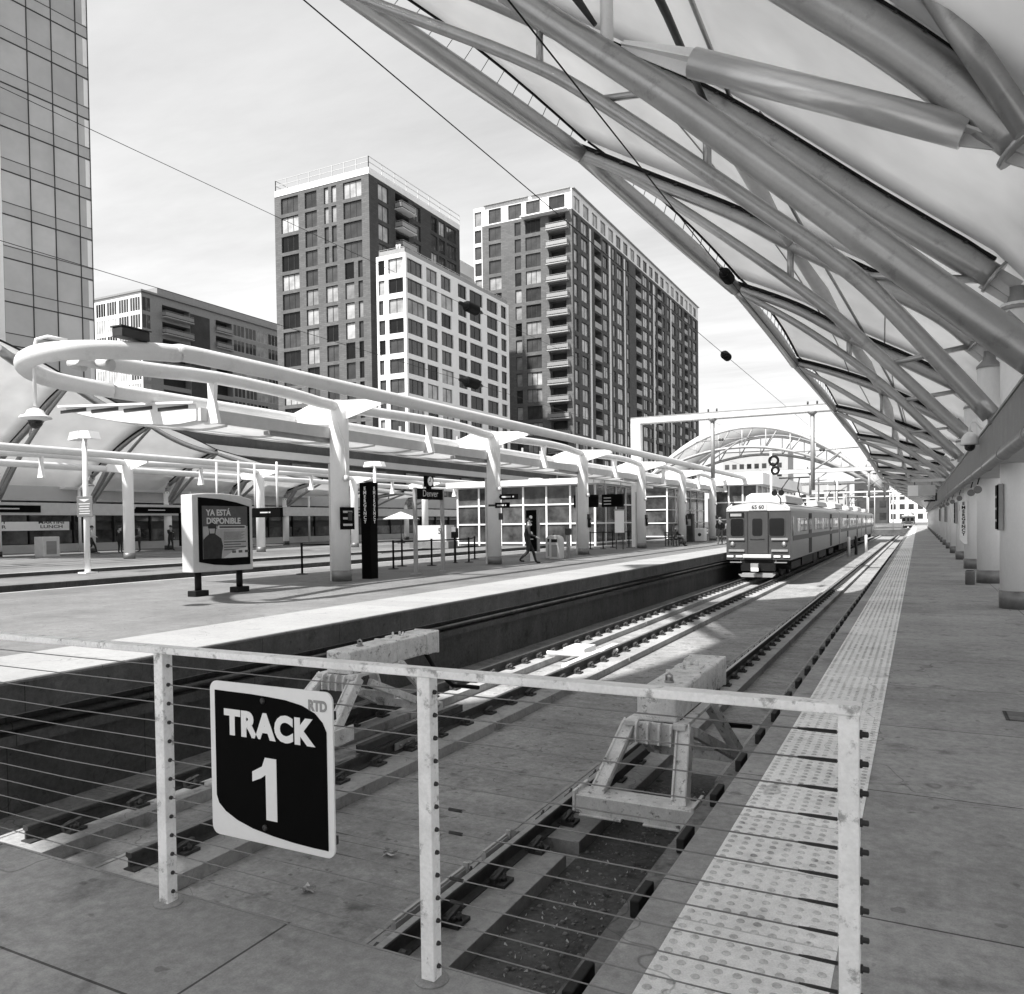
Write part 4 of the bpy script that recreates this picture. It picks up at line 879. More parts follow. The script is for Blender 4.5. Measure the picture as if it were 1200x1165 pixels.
# ------------------------------------------------------------------ trains
def train_car(x,y,label,front,number,L=25.6,far=False):
    t=thing('train_car',label,'train car',(x,y,0),group='cars of the stopped train' if not far else None)
    hw=1.47
    prof=[(-hw,-.32),(-hw,1.98),(-hw+.05,2.1),(-1.15,2.27),(-.6,2.39),(0,2.43),(.6,2.39),(1.15,2.27),(hw-.05,2.1),(hw,1.98),(hw,-.32)]
    b=MB(); b.prism(prof,.12,L,'xz'); body=b.build('body',M['steel'],t)
    b=MB()
    for s in (-1,1):
        for k in range(9): z=-.22+k*.085; b.box(s*hw,s*(hw+.012),.5,L-.5,z,z+.03)
        for k in range(3): z=1.76+k*.06; b.box(s*hw,s*(hw+.01),.5,L-.5,z,z+.025)
    b.build('fluting',M['steel'],t)
    b=MB(); b.prism([(-1.2,2.27),(-.6,2.41),(0,2.45),(.6,2.41),(1.2,2.27)],.3,L-.2,'xz'); b.build('roof',M['greyl'],t)
    # front end
    fm=M['trainface'] if front else M['steel']
    fp=[(-hw,-.32),(-hw,1.98),(-hw+.05,2.1),(-1.15,2.2),(hw-.05,2.1),(hw,1.98),(hw,-.32)]
    b=MB(); b.prism([(-hw,-.32),(-hw,1.97),(hw,1.97),(hw,-.32)],0.02,.12,'xz'); b.build('front_wall',fm,t)
    if front:
        b=MB(); b.prism([(-hw,1.99),(-hw+.04,2.1),(-1.1,2.26),(-.5,2.36),(0,2.39),(.5,2.36),(1.1,2.26),(hw-.04,2.1),(hw,1.99)],-.01,.12,'xz'); b.build('roof_hood',M['greyl'],t)
        for x0,x1 in ((-1.26,-.65),(-.25,.2),(.52,1.2)):
            b=MB(); b.prism([(cx,cz) for cx,cz in [((x0+x1)/2+p[0],1.22+p[1]) for p in rrect((x1-x0)/2+.04,.45,.12,4)]],.0,.02,'xz'); wf=b.build('window_frame',M['trainface'],t)
            b=MB(); b.prism([((x0+x1)/2+p[0],1.22+p[1]) for p in rrect((x1-x0)/2,.41,.1,4)],-.008,-.001,'xz'); b.build('pane',M['gl3'],wf)
        d=MB(); d.box(-.46,.44,-.015,.02,-.02,1.93); dr=d.build('front_door',M['trainface'],t)
        b=MB(); b.box(-.5,-.46,-.04,.02,-.1,1.95); b.box(.44,.48,-.04,.02,-.1,1.95); b.build('door_frame',M['dark'],t)
        b=MB(); b.prism([((-.02)+p[0],1.22+p[1]) for p in rrect(.23,.41,.1,4)],-.022,-.016,'xz'); b.build('pane',M['gl3'],dr)
        b=MB(); b.tube([(-.35,-.04,.66),(.3,-.04,.66)],.012,6); b.build('safety_chain',M['dark'],dr)
        b=MB(); b.box(-1.33,-.64,-.02,.02,1.7,1.93); f_=b.build('destination_box',M['black'],t); b=MB(); b.box(-1.27,-.75,-.024,-.021,1.75,1.88); b.build('destination_screen',M['paper'],f_)
        for s in (-1,1):
            b=MB(); b.lathe((s*1.18,.02,.42),[(.12,0),(.12,-.03),(.08,-.05)],16,axis='y'); l_=b.build('headlight',M['steel'],t); b=MB(); b.lathe((s*1.18,-.031,.42),[(.07,0),(.04,-.015)],12,axis='y'); b.build('lens',M['gl2'],l_)
            for z in (.66,.12): b=MB(); b.box(s*.62,s*1.35,-.05,.02,z-.05,z+.05); b.build('grab_rail',M['grey1'],t)
            for k in (0,1): b=MB(); b.box(s*(.72+k*.42),s*(1.02+k*.42),-.03,.02,-.2,-.11); b.build('marker_lamp',M['signw'],t)
            b=MB(); b.prism([(s*1.45,2.06),(s*1.18,2.2),(s*1.2,2.34),(s*1.42,2.16)],-.03,.1,'xz'); b.build('corner_vent',M['signw'],t)
            b=MB(); b.box(s*.75,s*1.3,-.02,.2,-.46,-.42); b.bar((s*.8,.1,-.44),(s*.8,.1,-.3),.04,.04); b.build('step',M['grey1'],t)
        b=MB(); b.box(-.68,.62,-.14,.02,-.23,-.06); b.build('bumper',M['greyl'],t,bevel=.02)
        b=MB(); b.box(-.4,.42,-.03,.1,2.02,2.3); nb=b.build('number_box',M['greyl'],t); textobj('lettering',number,.25,Vector((.01,-.034,2.16)),'-Y',M['signb'],nb,bold=.004)
        b=MB(); b.bar((-.05,.1,-.6),(-.05,-.55,-.62),.2,.2); b.box(-.22,.12,-.7,-.5,-.74,-.46); b.build('coupler',M['grey1'],t); b=MB(); b.box(-.2,.14,-.72,-.7,-.82,-.66); b.build('coupler_plate',M['signw'],t)
        b=MB(); b.prism([(-.85,-.98),(.85,-.98),(.7,-1.12),(-.7,-1.12)],-.35,-.25,'xz'); b.box(-.7,.7,-.25,.6,-1.0,-.94); b.build('pilot',M['grey1'],t)
        b=MB(); b.box(-.8,.75,.05,.4,-.85,-.32); b.build('end_sill',M['black'],t)
        b=MB(); b.tube([(1.0,.3,2.3),(1.0,.3,2.55),(.85,.3,2.75)],.03,6); b.lathe((.75,.22,2.82),[(.14,-.12),(.1,0),(.05,.1)],12,axis='y'); b.lathe((1.05,.22,2.82),[(.14,-.12),(.1,0),(.05,.1)],12,axis='y'); b.build('horn',M['black'],t)
    # sides
    for s in (-1,1):
        for dy_ in (7.6,19.2):
            b=MB(); b.box(s*(hw-.02),s*(hw+.016),dy_-.65,dy_+.65,-.25,1.9); d=b.build('door',M['black'],t); b=MB(); b.box(s*(hw+.016),s*(hw+.022),dy_-.5,dy_-.08,.8,1.6); b.box(s*(hw+.016),s*(hw+.022),dy_+.08,dy_+.5,.8,1.6); b.build('pane',M['gl'],d)
        spans=[(2.2,6.2,3),(9.6,17.4,6),(20.8,24.2,3)]
        for a,c,n in spans:
            for k in range(n):
                w_=(c-a)/n; b=MB(); b.box(s*(hw+.0),s*(hw+.014),a+k*w_+.06,a+(k+1)*w_-.06,.92,1.68); wf=b.build('window_frame',M['grey1'],t); b=MB(); b.box(s*(hw+.014),s*(hw+.019),a+k*w_+.12,a+(k+1)*w_-.12,.97,1.63); b.build('pane',M['gl'] if (k+n)%3 else M['gl2'],wf)
        b=MB(); b.box(s*(hw+.001),s*(hw+.017),.8,L-.6,.56,.8); b.build('stripe',M['trainface'],t)
        b=MB(); b.box(s*hw,s*(hw+.013),.6,1.05,.8,1.7); b.build('cab_window',M['gl3'],t)
    # roof gear
    b=MB(); b.prism([(-1.0,2.4),(-.95,2.75),(-.7,2.9),(.7,2.9),(.95,2.75),(1.0,2.4)],2.2,8.6,'xz'); b.build('roof_unit',M['greyl'],t,bevel=.05)
    b=MB(); b.prism([(-1.0,2.4),(-.9,2.75),(.9,2.75),(1.0,2.4)],16,22,'xz'); b.build('roof_unit',M['greyl'],t,bevel=.05)
    b=MB(); pz=2.5
    for sx in (-.5,.5): b.tube([(sx,12.2,pz),(sx*.9,10.6,pz+.9),(sx*.6,12.6,pz+1.6)],.04,6); b.tube([(sx,13.4,pz),(sx*.9,12.,pz+.45)],.03,6); b.tube([(sx,11.2,pz+.2),(sx,13.8,pz+.2)],.05,6); b.lathe((sx,11.3,2.4),[(.09,0),(.05,.1),(.09,.2)],8); b.lathe((sx,13.7,2.4),[(.09,0),(.05,.1),(.09,.2)],8)
    b.tube([(-.9,12.6,pz+1.62),(.9,12.6,pz+1.62)],.05,6); b.build('pantograph',M['dark'],t)
    # running gear
    for yb in (3.6,21.8):
        b=MB(); b.box(-1.25,1.25,yb-1.7,yb+1.7,-.85,-.5); b.build('bogie',M['black'],t)
        for yy in (yb-1.25,yb+1.25):
            for s in (-1,1): b=MB(); b.lathe((s*.75-(.06 if s>0 else -.06),yy,-.8),[(.42,-.07),(.42,.07)],18,axis='x'); b.build('wheel',M['rust'],t)
    b=MB(); b.box(-1.2,1.2,6.3,11.2,-.9,-.35); b.box(-1.15,1.15,11.9,14.,-1.0,-.35); b.box(-1.2,1.2,14.4,18.8,-.85,-.35); b.box(-1.3,1.3,.6,L-.5,-.42,-.32); b.build('underframe',M['black'],t)
    return t
train_car(-6.75,38.9,'stainless commuter train car with dark front face and three windows, leading the train',True,'65 60')
train_car(-6.75,65.0,'second stainless car coupled behind the leading train car',False,'')
train_car(-6.75,91.1,'third stainless car at the rear of the train on the left track',False,'')
train_car(-2.2,221,'distant train car facing down the near track, far away beside the platform end',True,'66',far=True)

# ------------------------------------------------------------------ people
def person(label,loc,rz,pose,mats,h=1.72,bag=False,fingers=True):
    """mats: trousers, top, skin, hair.  figure faces +Y before rotation."""
    t=thing('person',label,'person',loc,rz)
    k=h/1.72
    if pose=='sit': J=dict(pel=(0,0,.5),kL=(-.1,.44,.5),kR=(.1,.46,.5),aL=(-.1,.5,.09),aR=(.12,.62,.1),ch=(0,.02,.92),nk=(0,.05,1.1),hd=(0,.09,1.27),eL=(-.25,.12,.76),eR=(.25,.12,.76),wL=(-.12,.36,.68),wR=(.12,.36,.68))
    elif pose=='walk': J=dict(pel=(0,0,.9),kL=(-.09,.2,.5),kR=(.09,.02,.48),aL=(-.09,.3,.09),aR=(.09,-.32,.16),ch=(0,.02,1.3),nk=(0,.03,1.47),hd=(0,.06,1.6),eL=(-.25,-.1,1.12),eR=(.25,.08,1.12),wL=(-.25,-.06,.88),wR=(.22,.3,1.02))
    elif pose=='reach': J=dict(pel=(0,0,.9),kL=(-.09,.1,.48),kR=(.09,-.02,.48),aL=(-.1,.12,.09),aR=(.09,-.2,.12),ch=(0,0,1.3),nk=(0,.02,1.47),hd=(0,.05,1.6),eL=(-.24,.06,1.12),eR=(.24,.26,1.26),wL=(-.22,.1,.88),wR=(.22,.52,1.24))
    else: J=dict(pel=(0,0,.9),kL=(-.1,.03,.48),kR=(.1,.0,.48),aL=(-.12,.0,.09),aR=(.12,-.04,.09),ch=(0,0,1.3),nk=(0,.0,1.47),hd=(0,.03,1.6),eL=(-.26,.0,1.1),eR=(.26,.02,1.1),wL=(-.17,.24,1.02),wR=(.16,.25,1.05))
    J={a:Vector(b)*k for a,b in J.items()}
    V=[];E_=[];Rr=[];Mi=[]
    def add(p,r,par,mi=0): V.append(p);Rr.append(r*k);Mi.append(mi); (E_.append((par,len(V)-1)) if par is not None else None); return len(V)-1
    pel=add(J['pel'],.15,None); wa=add(J['pel'].lerp(J['ch'],.45),.135,pel,1); ch=add(J['ch'],.165,wa,1); nk=add(J['nk'],.062,ch,2); 
    hd=add(J['hd']-Vector((0,.0,.03))*k,.085,nk,2); hd2=add(J['hd']+Vector((0,0,.07))*k,.088,hd,2)
    for s,n in ((-1,'L'),(1,'R')):
        hip=add(J['pel']+Vector((s*.1,0,-.03))*k,.105,pel); kn=add(J['k'+n],.068,hip); cf=add(J['k'+n].lerp(J['a'+n],.35),.062,kn); an=add(J['a'+n],.045,cf); fd=(Vector((0,1,0))); heel=add(J['a'+n]+Vector((0,.05,-.045))*k,.042,an); add(J['a'+n]+Vector((s*.02,.19,-.055))*k,.034,heel)
        sh=add(J['ch']+Vector((s*.18,0,.07))*k,.075,ch,1); el=add(J['e'+n],.05,sh,1); wr=add(J['w'+n],.033,el,1)
        d=(J['w'+n]-J['e'+n]).normalized(); pa=add(J['w'+n]+d*.07*k,.034,wr,2); side=d.cross(Vector((0,0,1)))
        if side.length<.1: side=Vector((1,0,0))
        side.normalize(); nrm=side.cross(d)
        if fingers:
            for q in range(4):
                b0=J['w'+n]+d*.09*k+side*(q-1.5)*.019*k; f1=add(b0+d*.035*k-nrm*.006*k,.0095,pa,2); f2=add(b0+d*(.065+.006*(1.5-abs(q-1.5)))*k-nrm*.022*k,.0085,f1,2)
            th=add(J['w'+n]+d*.05*k-side*s*.035*k-nrm*.01*k,.012,pa,2); add(J['w'+n]+d*.085*k-side*s*.048*k-nrm*.02*k,.01,th,2)
    me=bpy.data.meshes.new('body'); me.from_pydata(V,E_,[]); o=bpy.data.objects.new('tmp_body',me); COL.objects.link(o)
    sk=o.modifiers.new('s','SKIN'); sk.use_smooth_shade=True
    for i,r in enumerate(Rr): me.skin_vertices[0].data[i].radius=(r,r*(.72 if i in (1,2) else 1))
    me.skin_vertices[0].data[0].use_root=True
    o.modifiers.new('u','SUBSURF').levels=1
    bpy.context.view_layer.update(); dg=bpy.context.evaluated_depsgraph_get()
    m2=bpy.data.meshes.new_from_object(o.evaluated_get(dg)); bpy.data.objects.remove(o)
    m2.materials.clear()
    for m in mats[:3]: m2.materials.append(m)
    KD=[(V[i],Mi[i]) for i in range(len(V))]
    segs=[(V[a],V[c],Mi[c]) for a,c in E_]
    for p in m2.polygons:
        c=p.center; best=None
        for a,b_,mi in segs:
            ab=b_-a; tt=max(0,min(1,(c-a).dot(ab)/max(ab.length_squared,1e-9))); dd=(a+ab*tt-c).length
            if best is None or dd<best[0]: best=(dd,mi)
        p.material_index=best[1]; p.use_smooth=True
    link('body',m2,t)
    hc=J['hd']+Vector((0,0,.02))*k
    b=MB()
    for s in (-1,1): b.sphere(hc+Vector((s*.032,.088,.015))*k,.011*k,8,6,1)
    b.sphere(hc+Vector((0,.1,-.015))*k,(.012*k,.02*k,.02*k),8,6); b.box(hc.x-.022*k,hc.x+.022*k,hc.y+.085*k,hc.y+.093*k,hc.z-.055*k,hc.z-.047*k,1)
    for s in (-1,1): b.sphere(hc+Vector((s*.092,0,0))*k,(.012*k,.022*k,.032*k),8,6)
    b.build('face',[M['skin'],M['hair']],t)
    b=MB(); hz=hc+Vector((0,-.018,.045))*k; b.sphere(hz,(.1*k,.105*k,.088*k),14,8); b.build('hair',mats[3],t)
    if bag:
        g=tag(MB().box(-.16,.16,-.3,-.14,.95,1.4).build('backpack',M['black'],None,bevel=.03),'dark backpack worn by the %s'%bag,'backpack'); g['kind']='thing'; g.location=loc; g.rotation_euler=(0,0,rz)
    return t
K=M
person('person in black walking past the black map totem, holding something pale',(-13.35,27.6,0),-PI/2+.5,'walk',(K['cloth'],K['cloth'],K['skin'],K['hair']),1.74)
person('person in dark clothes sitting on the slatted bench, legs stretched out',(-13.55,49.2,.0),-PI/2,'sit',(K['cloth'],K['cloth'],K['skin'],K['hair']),1.72)
person('person in a dark jacket standing beside the train, back to us',(-11.6,53,0),.4,'stand',(K['clothg'],K['cloth'],K['skin'],K['clothg']),1.76)
person('person in a white top and dark skirt standing beside the train',(-11.1,53.3,0),.9,'stand',(K['cloth'],K['clothw'],K['skin'],K['hair']),1.66)
person('person in a white shirt and dark shorts near the far storefront',(-46.6,33.0,0),-.6,'walk',(K['cloth'],K['clothw'],K['skin'],K['hair']),1.75,fingers=False)
person('person all in black standing left of the far slim column',(-45.6,34.3,0),.3,'stand',(K['cloth'],K['cloth'],K['skin'],K['hair']),1.72,fingers=False)
person('person with pale sleeves half hidden behind the far slim column',(-46.2,36.2,0),2.6,'stand',(K['cloth'],K['clothg'],K['skin'],K['hair']),1.68,fingers=False)
person('person in black with arm stretched out, left of the advertising kiosk',(-46.0,38.5,0),-PI/2,'reach',(K['cloth'],K['cloth'],K['skin'],K['hair']),1.72,fingers=False)
person('person in dark coat walking close to the advertising kiosk',(-46.3,42,0),-PI/2,'walk',(K['cloth'],K['cloth'],K['skin'],K['hair']),1.7,fingers=False)

# ------------------------------------------------------------------ overhead wires and portals
def wire(x,z,label,ins,k=1.):
    t=thing('overhead_wire',label,'wire',(x,-20,z),group='overhead wires')
    b=MB(); b.tube([(0,i*13.,0) for i in range(16)],.0095,6); b.build('cable',M['black'],t)
    for yi in ins:
        b=MB(); y=yi+20
        b.lathe((0,y,0),[(r_*k,h_*k) for r_,h_ in [(.02,-.75),(.05,-.7),(.06,-.45),(.1,-.42),(.1,-.36),(.07,-.34)]+[(.15,-.3),(.09,-.26),(.15,-.2),(.09,-.16),(.15,-.1),(.09,-.06),(.15,0),(.09,.04),(.15,.1),(.09,.14),(.15,.2),(.09,.24)]+[(.05,.3),(.06,.45),(.02,.6)]],14,axis='y'); b.build('insulator',M['black'],t)
wire(-6.75,8.05,'black overhead wire over the left track with one insulator against the sky',(32.2,),1.1)
wire(-3.2,6.15,'black overhead wire over the near track, insulator in front of the canopy edge',(15.4,),.75)
wire(-21.3,13.1,'upper black wire crossing the towers, insulator before the white block',(37.6,),1.9)
wire(-21.3,9.1,'lower black wire crossing the towers, insulator low before the white block',(37.5,),1.9)
def portal(Y,x0,x1,z,label,drops,th=.3):
    t=thing('wire_portal',label,'portal',(x0,Y,0),group='portals carrying the overhead wires')
    b=MB(); b.box(-.3,.3,-.25,.25,0,z-th); b.build('column',M['white'],t)
    b=MB(); b.box(-.3,x1-x0,-.22,.22,z-th,z); b.build('beam',M['white'],t); b=MB(); b.box(-.3,x1-x0,-.24,.24,z,z+.06); b.box(-.3,x1-x0,-.24,.24,z-th-.06,z-th); b.build('flange',M['grey1'],t)
    for x,zb in drops:
        x-=x0; b=MB(); b.tube([(x,0,z-th),(x,0,zb)],.12,10); b.lathe((x,0,z-th-.2),[(.14,0),(.35,.2)],12); b.build('drop_post',M['grey1'],t)
        b=MB(); b.tube([(x,0,zb+1.1),(x+1.5,0,zb+2.1)],.05,6); b.tube([(x-1.,0,zb+2.2),(x+2.4,0,zb+2.3)],.035,6); b.build('cantilever',M['grey1'],t)
        b=MB(); b.lathe((x+.5,0,zb+2.25),[(.05,-.15),(.09,-.08),(.05,0),(.09,.08),(.05,.15)],8,axis='x'); b.build('insulator',M['dark'],t)
        for q in (-.25,.25): b=MB(); b.lathe((x+q,0,z+.06),[(.05,0),(.05,.2)],6); b.build('pin',M['dark'],t)
portal(48,-15.6,.9,7.95,'white box portal spanning the tracks, its corner in front of the tall brick tower',((-10.9,4.1),(-5.3,3.2)))
portal(84,-16.5,.6,6.5,'second white portal beyond the train roof',((-9.5,4.),(-4.2,3.6)))
portal(118,-18,8,6.6,'third white portal, a long thin beam far down the tracks',((-10,4.),(-4,4.)),.22)
portal(160,-24,12,6.6,'fourth white portal far down the tracks',((-12,4.2),(-4.4,4.2)),.22)
portal(205,-30,14,6.8,'fifth white portal, farthest down the tracks',((-14,4.2),(-5,4.2)),.22)
t=thing('signal_mast','pale signal mast with two dark round signal discs beside the train roof','signal',(-9.3,59,0))
b=MB(); b.tube([(0,0,0),(0,0,6.4)],.08,8); b.build('mast',M['white'],t)
for i,(dx,dz,r) in enumerate(((.2,5.75,.3),(.3,5.05,.24))):
    b=MB(); b.tube([(dx+r*math.cos(a),-.1,dz+r*1.*math.sin(a)) for a in [2*PI*j/16 for j in range(16)]],.09,8,closed=True); b.build('signal_ring',M['black'],t)
b=MB(); b.tube([(0,0,5.6),(.35,-.1,5.5)],.05,6); b.build('bracket',M['black'],t)
for i,(x,y) in enumerate(((-5.05,70.6),(-4.72,74.),(-4.15,78.))):
    b=MB(); b.lathe((x,y,FZ),[(.12,0),(.12,1.5),(.09,1.6)],10); 
    o=b.build('marker_post',[M['signw'],M['black'],M['signw']][i] if i!=1 else M['dark']); tag(o,['white marker post standing between the tracks, nearest','dark short signal post between two white marker posts','white marker post standing between the tracks, farthest'][i],'post'); o['kind']='thing'

# ------------------------------------------------------------------ buildings
GLS=[M['gl'],M['gl2'],M['gl3']]
class Facade:
    """one wall sheet with real openings; origin o, u direction (unit), outward normal n"""
    def __init__(s,o,u,n): s.o=Vector(o);s.u=Vector(u);s.n=Vector(n);s.holes=[]
    def P(s,u,z,d=0): return s.o+s.u*u+Vector((0,0,z))+s.n*d
    def sheet(s,mb,u0,u1,z0,z1,depth=.28,mi=0):
        hs=[h for h in s.holes if h[0]<u1 and h[1]>u0 and h[2]<z1 and h[3]>z0]
        us=sorted({u0,u1}|{min(max(h[i],u0),u1) for h in hs for i in (0,1)}); zs=sorted({z0,z1}|{min(max(h[i],z0),z1) for h in hs for i in (2,3)})
        for a,c in zip(us,us[1:]):
            run=None
            for e,f in zip(zs,zs[1:]):
                m_,n_=(a+c)/2,(e+f)/2
                if any(h[0]<m_<h[1] and h[2]<n_<h[3] for h in hs): 
                    if run: mb.add([s.P(a,run[0]),s.P(c,run[0]),s.P(c,run[1]),s.P(a,run[1])],[(0,1,2,3)],False,mi); run=None
                else: run=(run[0],f) if run else (e,f)
            if run: mb.add([s.P(a,run[0]),s.P(c,run[0]),s.P(c,run[1]),s.P(a,run[1])],[(0,1,2,3)],False,mi)
        for h in hs:
            a,c,e,f=h[:4]; q=[(a,e),(c,e),(c,f),(a,f)]
            dp=h[4] if len(h)>4 else depth
            for (p1,p2) in zip(q,q[1:]+q[:1]): mb.add([s.P(*p1),s.P(*p2),s.P(p2[0],p2[1],-dp),s.P(p1[0],p1[1],-dp)],[(0,1,2,3)],False,mi)
wcache={}
def window_mesh(w,h,n,fr,gl):
    key=(round(w,2),round(h,2),n,fr.name,gl.name)
    if key not in wcache:
        b=MB(); b.box(0,w,.0,.02,0,h,1); t=.09
        b.box(0,w,-.05,.03,0,t); b.box(0,w,-.05,.03,h-t,h); b.box(0,t,-.05,.03,t,h-t); b.box(w-t,w,-.05,.03,t,h-t)
        for k in range(1,n): x=w*k/n; b.box(x-t/2,x+t/2,-.045,.03,t,h-t)
        wcache[key]=b.mesh('window',[fr,gl])
    return wcache[key]
class Building:
    def __init__(s,name,label,cat,loc): s.t=thing(name,label,cat,loc); s.o=Vector(loc); s.w=[]; s.b=[]
    def add(s,F_,u0,u1,z0,z1,n=2,fr=None,depth=.25,gl=None): s.w.append((F_,u0,u1,z0,z1,n,fr or M['dark'],depth,gl)); F_.holes.append((u0,u1,z0,z1,depth+.03))
    def finish(s,zvis=0,maxn=100):
        s.w.sort(key=lambda q:-(q[2]-q[1])*(q[4]-q[3])*(1.6 if q[3]>zvis else .2)*abs(q[0].n.dot((Vector((0,0,0))-q[0].P(q[1],0)).normalized()))/((q[0].P(q[1],q[3])).length**2))
        rest={}
        for i,(F_,u0,u1,z0,z1,n,fr,dp,gl) in enumerate(s.w):
            g=gl or random.choice([M['gl'],M['gl'],M['gl'],M['gl2'],M['gl2'],M['gl3']])
            me=window_mesh(u1-u0,z1-z0,n,fr,g)
            p=F_.P(u0,z0,-dp)-s.o
            rot=math.atan2(F_.u.y,F_.u.x)
            if i<maxn: link('window',me,s.t,loc=p,rotz=rot)
            else: rest.setdefault(1,[]).append((me,Matrix.Translation(p)@Matrix.Rotation(rot,4,'Z')))
        if rest:
            mats=[]; b=MB()
            for me,mt in rest[1]:
                ids=[]
                for m in me.materials:
                    if m not in mats: mats.append(m)
                    ids.append(mats.index(m))
                o=len(b.v); b.v+=[tuple(mt@v.co) for v in me.vertices]
                for p in me.polygons: b.f.append([o+i for i in p.vertices]); b.sm.append(False); b.mi.append(ids[p.material_index])
            r=b.build('windows',mats,s.t,fix=False); r['kind']='stuff'
    def part(s,name,mb,m,fix=True): 
        mb.v=[(x-s.o.x,y-s.o.y,z-s.o.z) for x,y,z in mb.v]; return mb.build(name,m,s.t,fix=fix)
def core(b,x0,x1,y0,y1,z0,z1,skip=('F','R')):
    """plain walls of a block except the two faces we detail; set back a little inside"""
    b.add([(x0,y0,z1),(x1,y0,z1),(x1,y1,z1),(x0,y1,z1)],[(0,1,2,3)])
    b.add([(x0,y1,z0),(x1,y1,z0),(x1,y1,z1),(x0,y1,z1)],[(0,1,2,3)]); b.add([(x0,y0,z0),(x0,y1,z0),(x0,y1,z1),(x0,y0,z1)],[(0,1,2,3)])
def back(b,x0,x1,y0,y1,z0,z1,d=.8):
    b.box(x0+d,x1-d,y0+d,y1-d,z0,z1-.05)
def balcony(B,F_,u0,u1,z,dep=1.5,n=9):
    p=[F_.P(u0,z,0),F_.P(u1,z,0),F_.P(u1,z,dep),F_.P(u0,z,dep)]
    b=MB(); b.add([q-B.o for q in p]+[q-B.o+Vector((0,0,.18)) for q in p],[(3,2,1,0),(4,5,6,7),(0,1,5,4),(1,2,6,5),(2,3,7,6),(3,0,4,7)]); s_=b.build('balcony',M['bgrey'],B.t)
    b=MB(); r=.03
    q=[F_.P(u0+.05,z+.22,.1),F_.P(u0+.05,z+.22,dep-.05),F_.P(u1-.05,z+.22,dep-.05),F_.P(u1-.05,z+.22,.1)]; q=[v-B.o for v in q]
    for a,c in zip(q,q[1:]):
        b.bar(a+Vector((0,0,1.05)),c+Vector((0,0,1.05)),.06,.06); m_=max(2,int((c-a).length/.35))
        for k in range(m_+1): v=a.lerp(c,k/m_); b.bar(v,v+Vector((0,0,1.05)),.03,.03,up=(0,1,0))
        b.bar(a+Vector((0,0,.5)),c+Vector((0,0,.5)),.01,.7)
    b.build('balustrade',M['grey1'],s_)
X=Vector((1,0,0)); Yv=Vector((0,1,0))

# --- dark brick tower with roof railing
x0,x1,y0,y1,zt=-96.,-76.55,102.8,130.6,56.55
B=Building('apartment_tower','dark brick apartment tower with white roof parapet and railing, left of the white block','apartment tower',(x1,y0,0))
FL=Facade((x0,y0,0),X,-Yv); FR=Facade((x1,y0,0),Yv,X)
rows=[56.4-3.17*i for i in range(16)]
for i,z in enumerate(rows):
    if i<4: cols=[(1.4,5.1,3),(6.5,9.0,2),(10.5,11.4,1),(12.0,13.0,1),(14.4,18.0,3)]
    else: cols=[(1.4,5.1,3),(6.5,9.0,2),(10.6,13.,2),(14.5,16.3,1),(17.1,18.0,1)]
    for a,c,n in cols: B.add(FL,a,c,z-2.6-.35,z-.35,n)
    if i<9:
        for a,c,n in ((2.4,5.2,2),(12.4,14.6,2),(17.9,20.,2),(20.5,22.6,2),(23.2,26.5,3)): B.add(FR,a,c,z-2.9,z-.35,n)
        FR.holes.append((7.1,11.,z-2.95,z-.2,1.6)); 
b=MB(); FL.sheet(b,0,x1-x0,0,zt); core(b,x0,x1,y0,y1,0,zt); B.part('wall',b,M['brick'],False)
b=MB(); FR.sheet(b,0,y1-y0,0,zt); B.part('side_wall',b,M['brick_shade'],False)
b=MB(); back(b,x0,x1,y0,y1,0,zt,1.7); B.part('interior',b,M['bldark'])
for z in rows[:3]: balcony(B,FR,6.9,11.2,z-3.1)
b=MB(); b.box(x0+.15,x1+.06,y0-.06,y0+.2,zt,zt+1.); b.box(x1-.2,x1+.06,y0+.2,y1,zt,zt+1.); b.box(x0+.15,x0+.4,y0+.2,y1,zt,zt+1.); B.part('parapet',b,M['bwhite'])
b=MB(); zr=zt+1.
for a,c in (((x0+.3,y0),(x1,y0)),((x1,y0),(x1,y1)),((x0+.3,y0),(x0+.3,y1))):
    a=Vector((*a,zr));c=Vector((*c,zr)); n=8
    for h in (.85,1.7): b.bar(a+Vector((0,0,h)),c+Vector((0,0,h)),.08,.08)
    for k in range(n+1): p=a.lerp(c,k/n); b.bar(p,p+Vector((0,0,1.72)),.1,.1,up=(0,1,0))
B.part('roof_railing',b,M['greyl'])
B.finish(20)

# --- white framed block in front of it
x0,x1,y0,y1,zt=-72.1,-66.86,98.3,131.4,41.5
B=Building('apartment_block','white framed apartment block with big dark windows between the two brick towers','apartment block',(x1,y0,0))
FL=Facade((x0,y0,0),X,-Yv); FR=Facade((x1,y0,0),Yv,X)
for i in range(13):
    z=40.85-2.95*i
    B.add(FL,.35,1.5 if i%3!=2 else 1.2,z-2.15,z,1); B.add(FL,2.15,4.8,z-2.15,z,2)
    w5=(8.9,9.5)[i%2]
    for a,c,n in ((.45,4.5 if i%3<2 else 5.0,3),(5.6,8.7,2),(9.8,12.8 if i%2==0 else 13.4,2),(15.,17.8,2),(18.8,22.7 if i%3 else 23.3,2),(24.8,28.8,2),(30.1,32.2,1)):
        B.add(FR,a,c,z-2.2,z,n,gl=None if a<14 else M['gl3'])
b=MB(); FL.sheet(b,0,x1-x0,0,zt); FR.sheet(b,0,y1-y0,0,zt); core(b,x0,x1,y0,y1,0,zt); B.part('wall',b,M['bwhite'],False)
b=MB(); back(b,x0,x1,y0,y1,0,zt,.5); B.part('interior',b,M['bldark'])
b=MB()
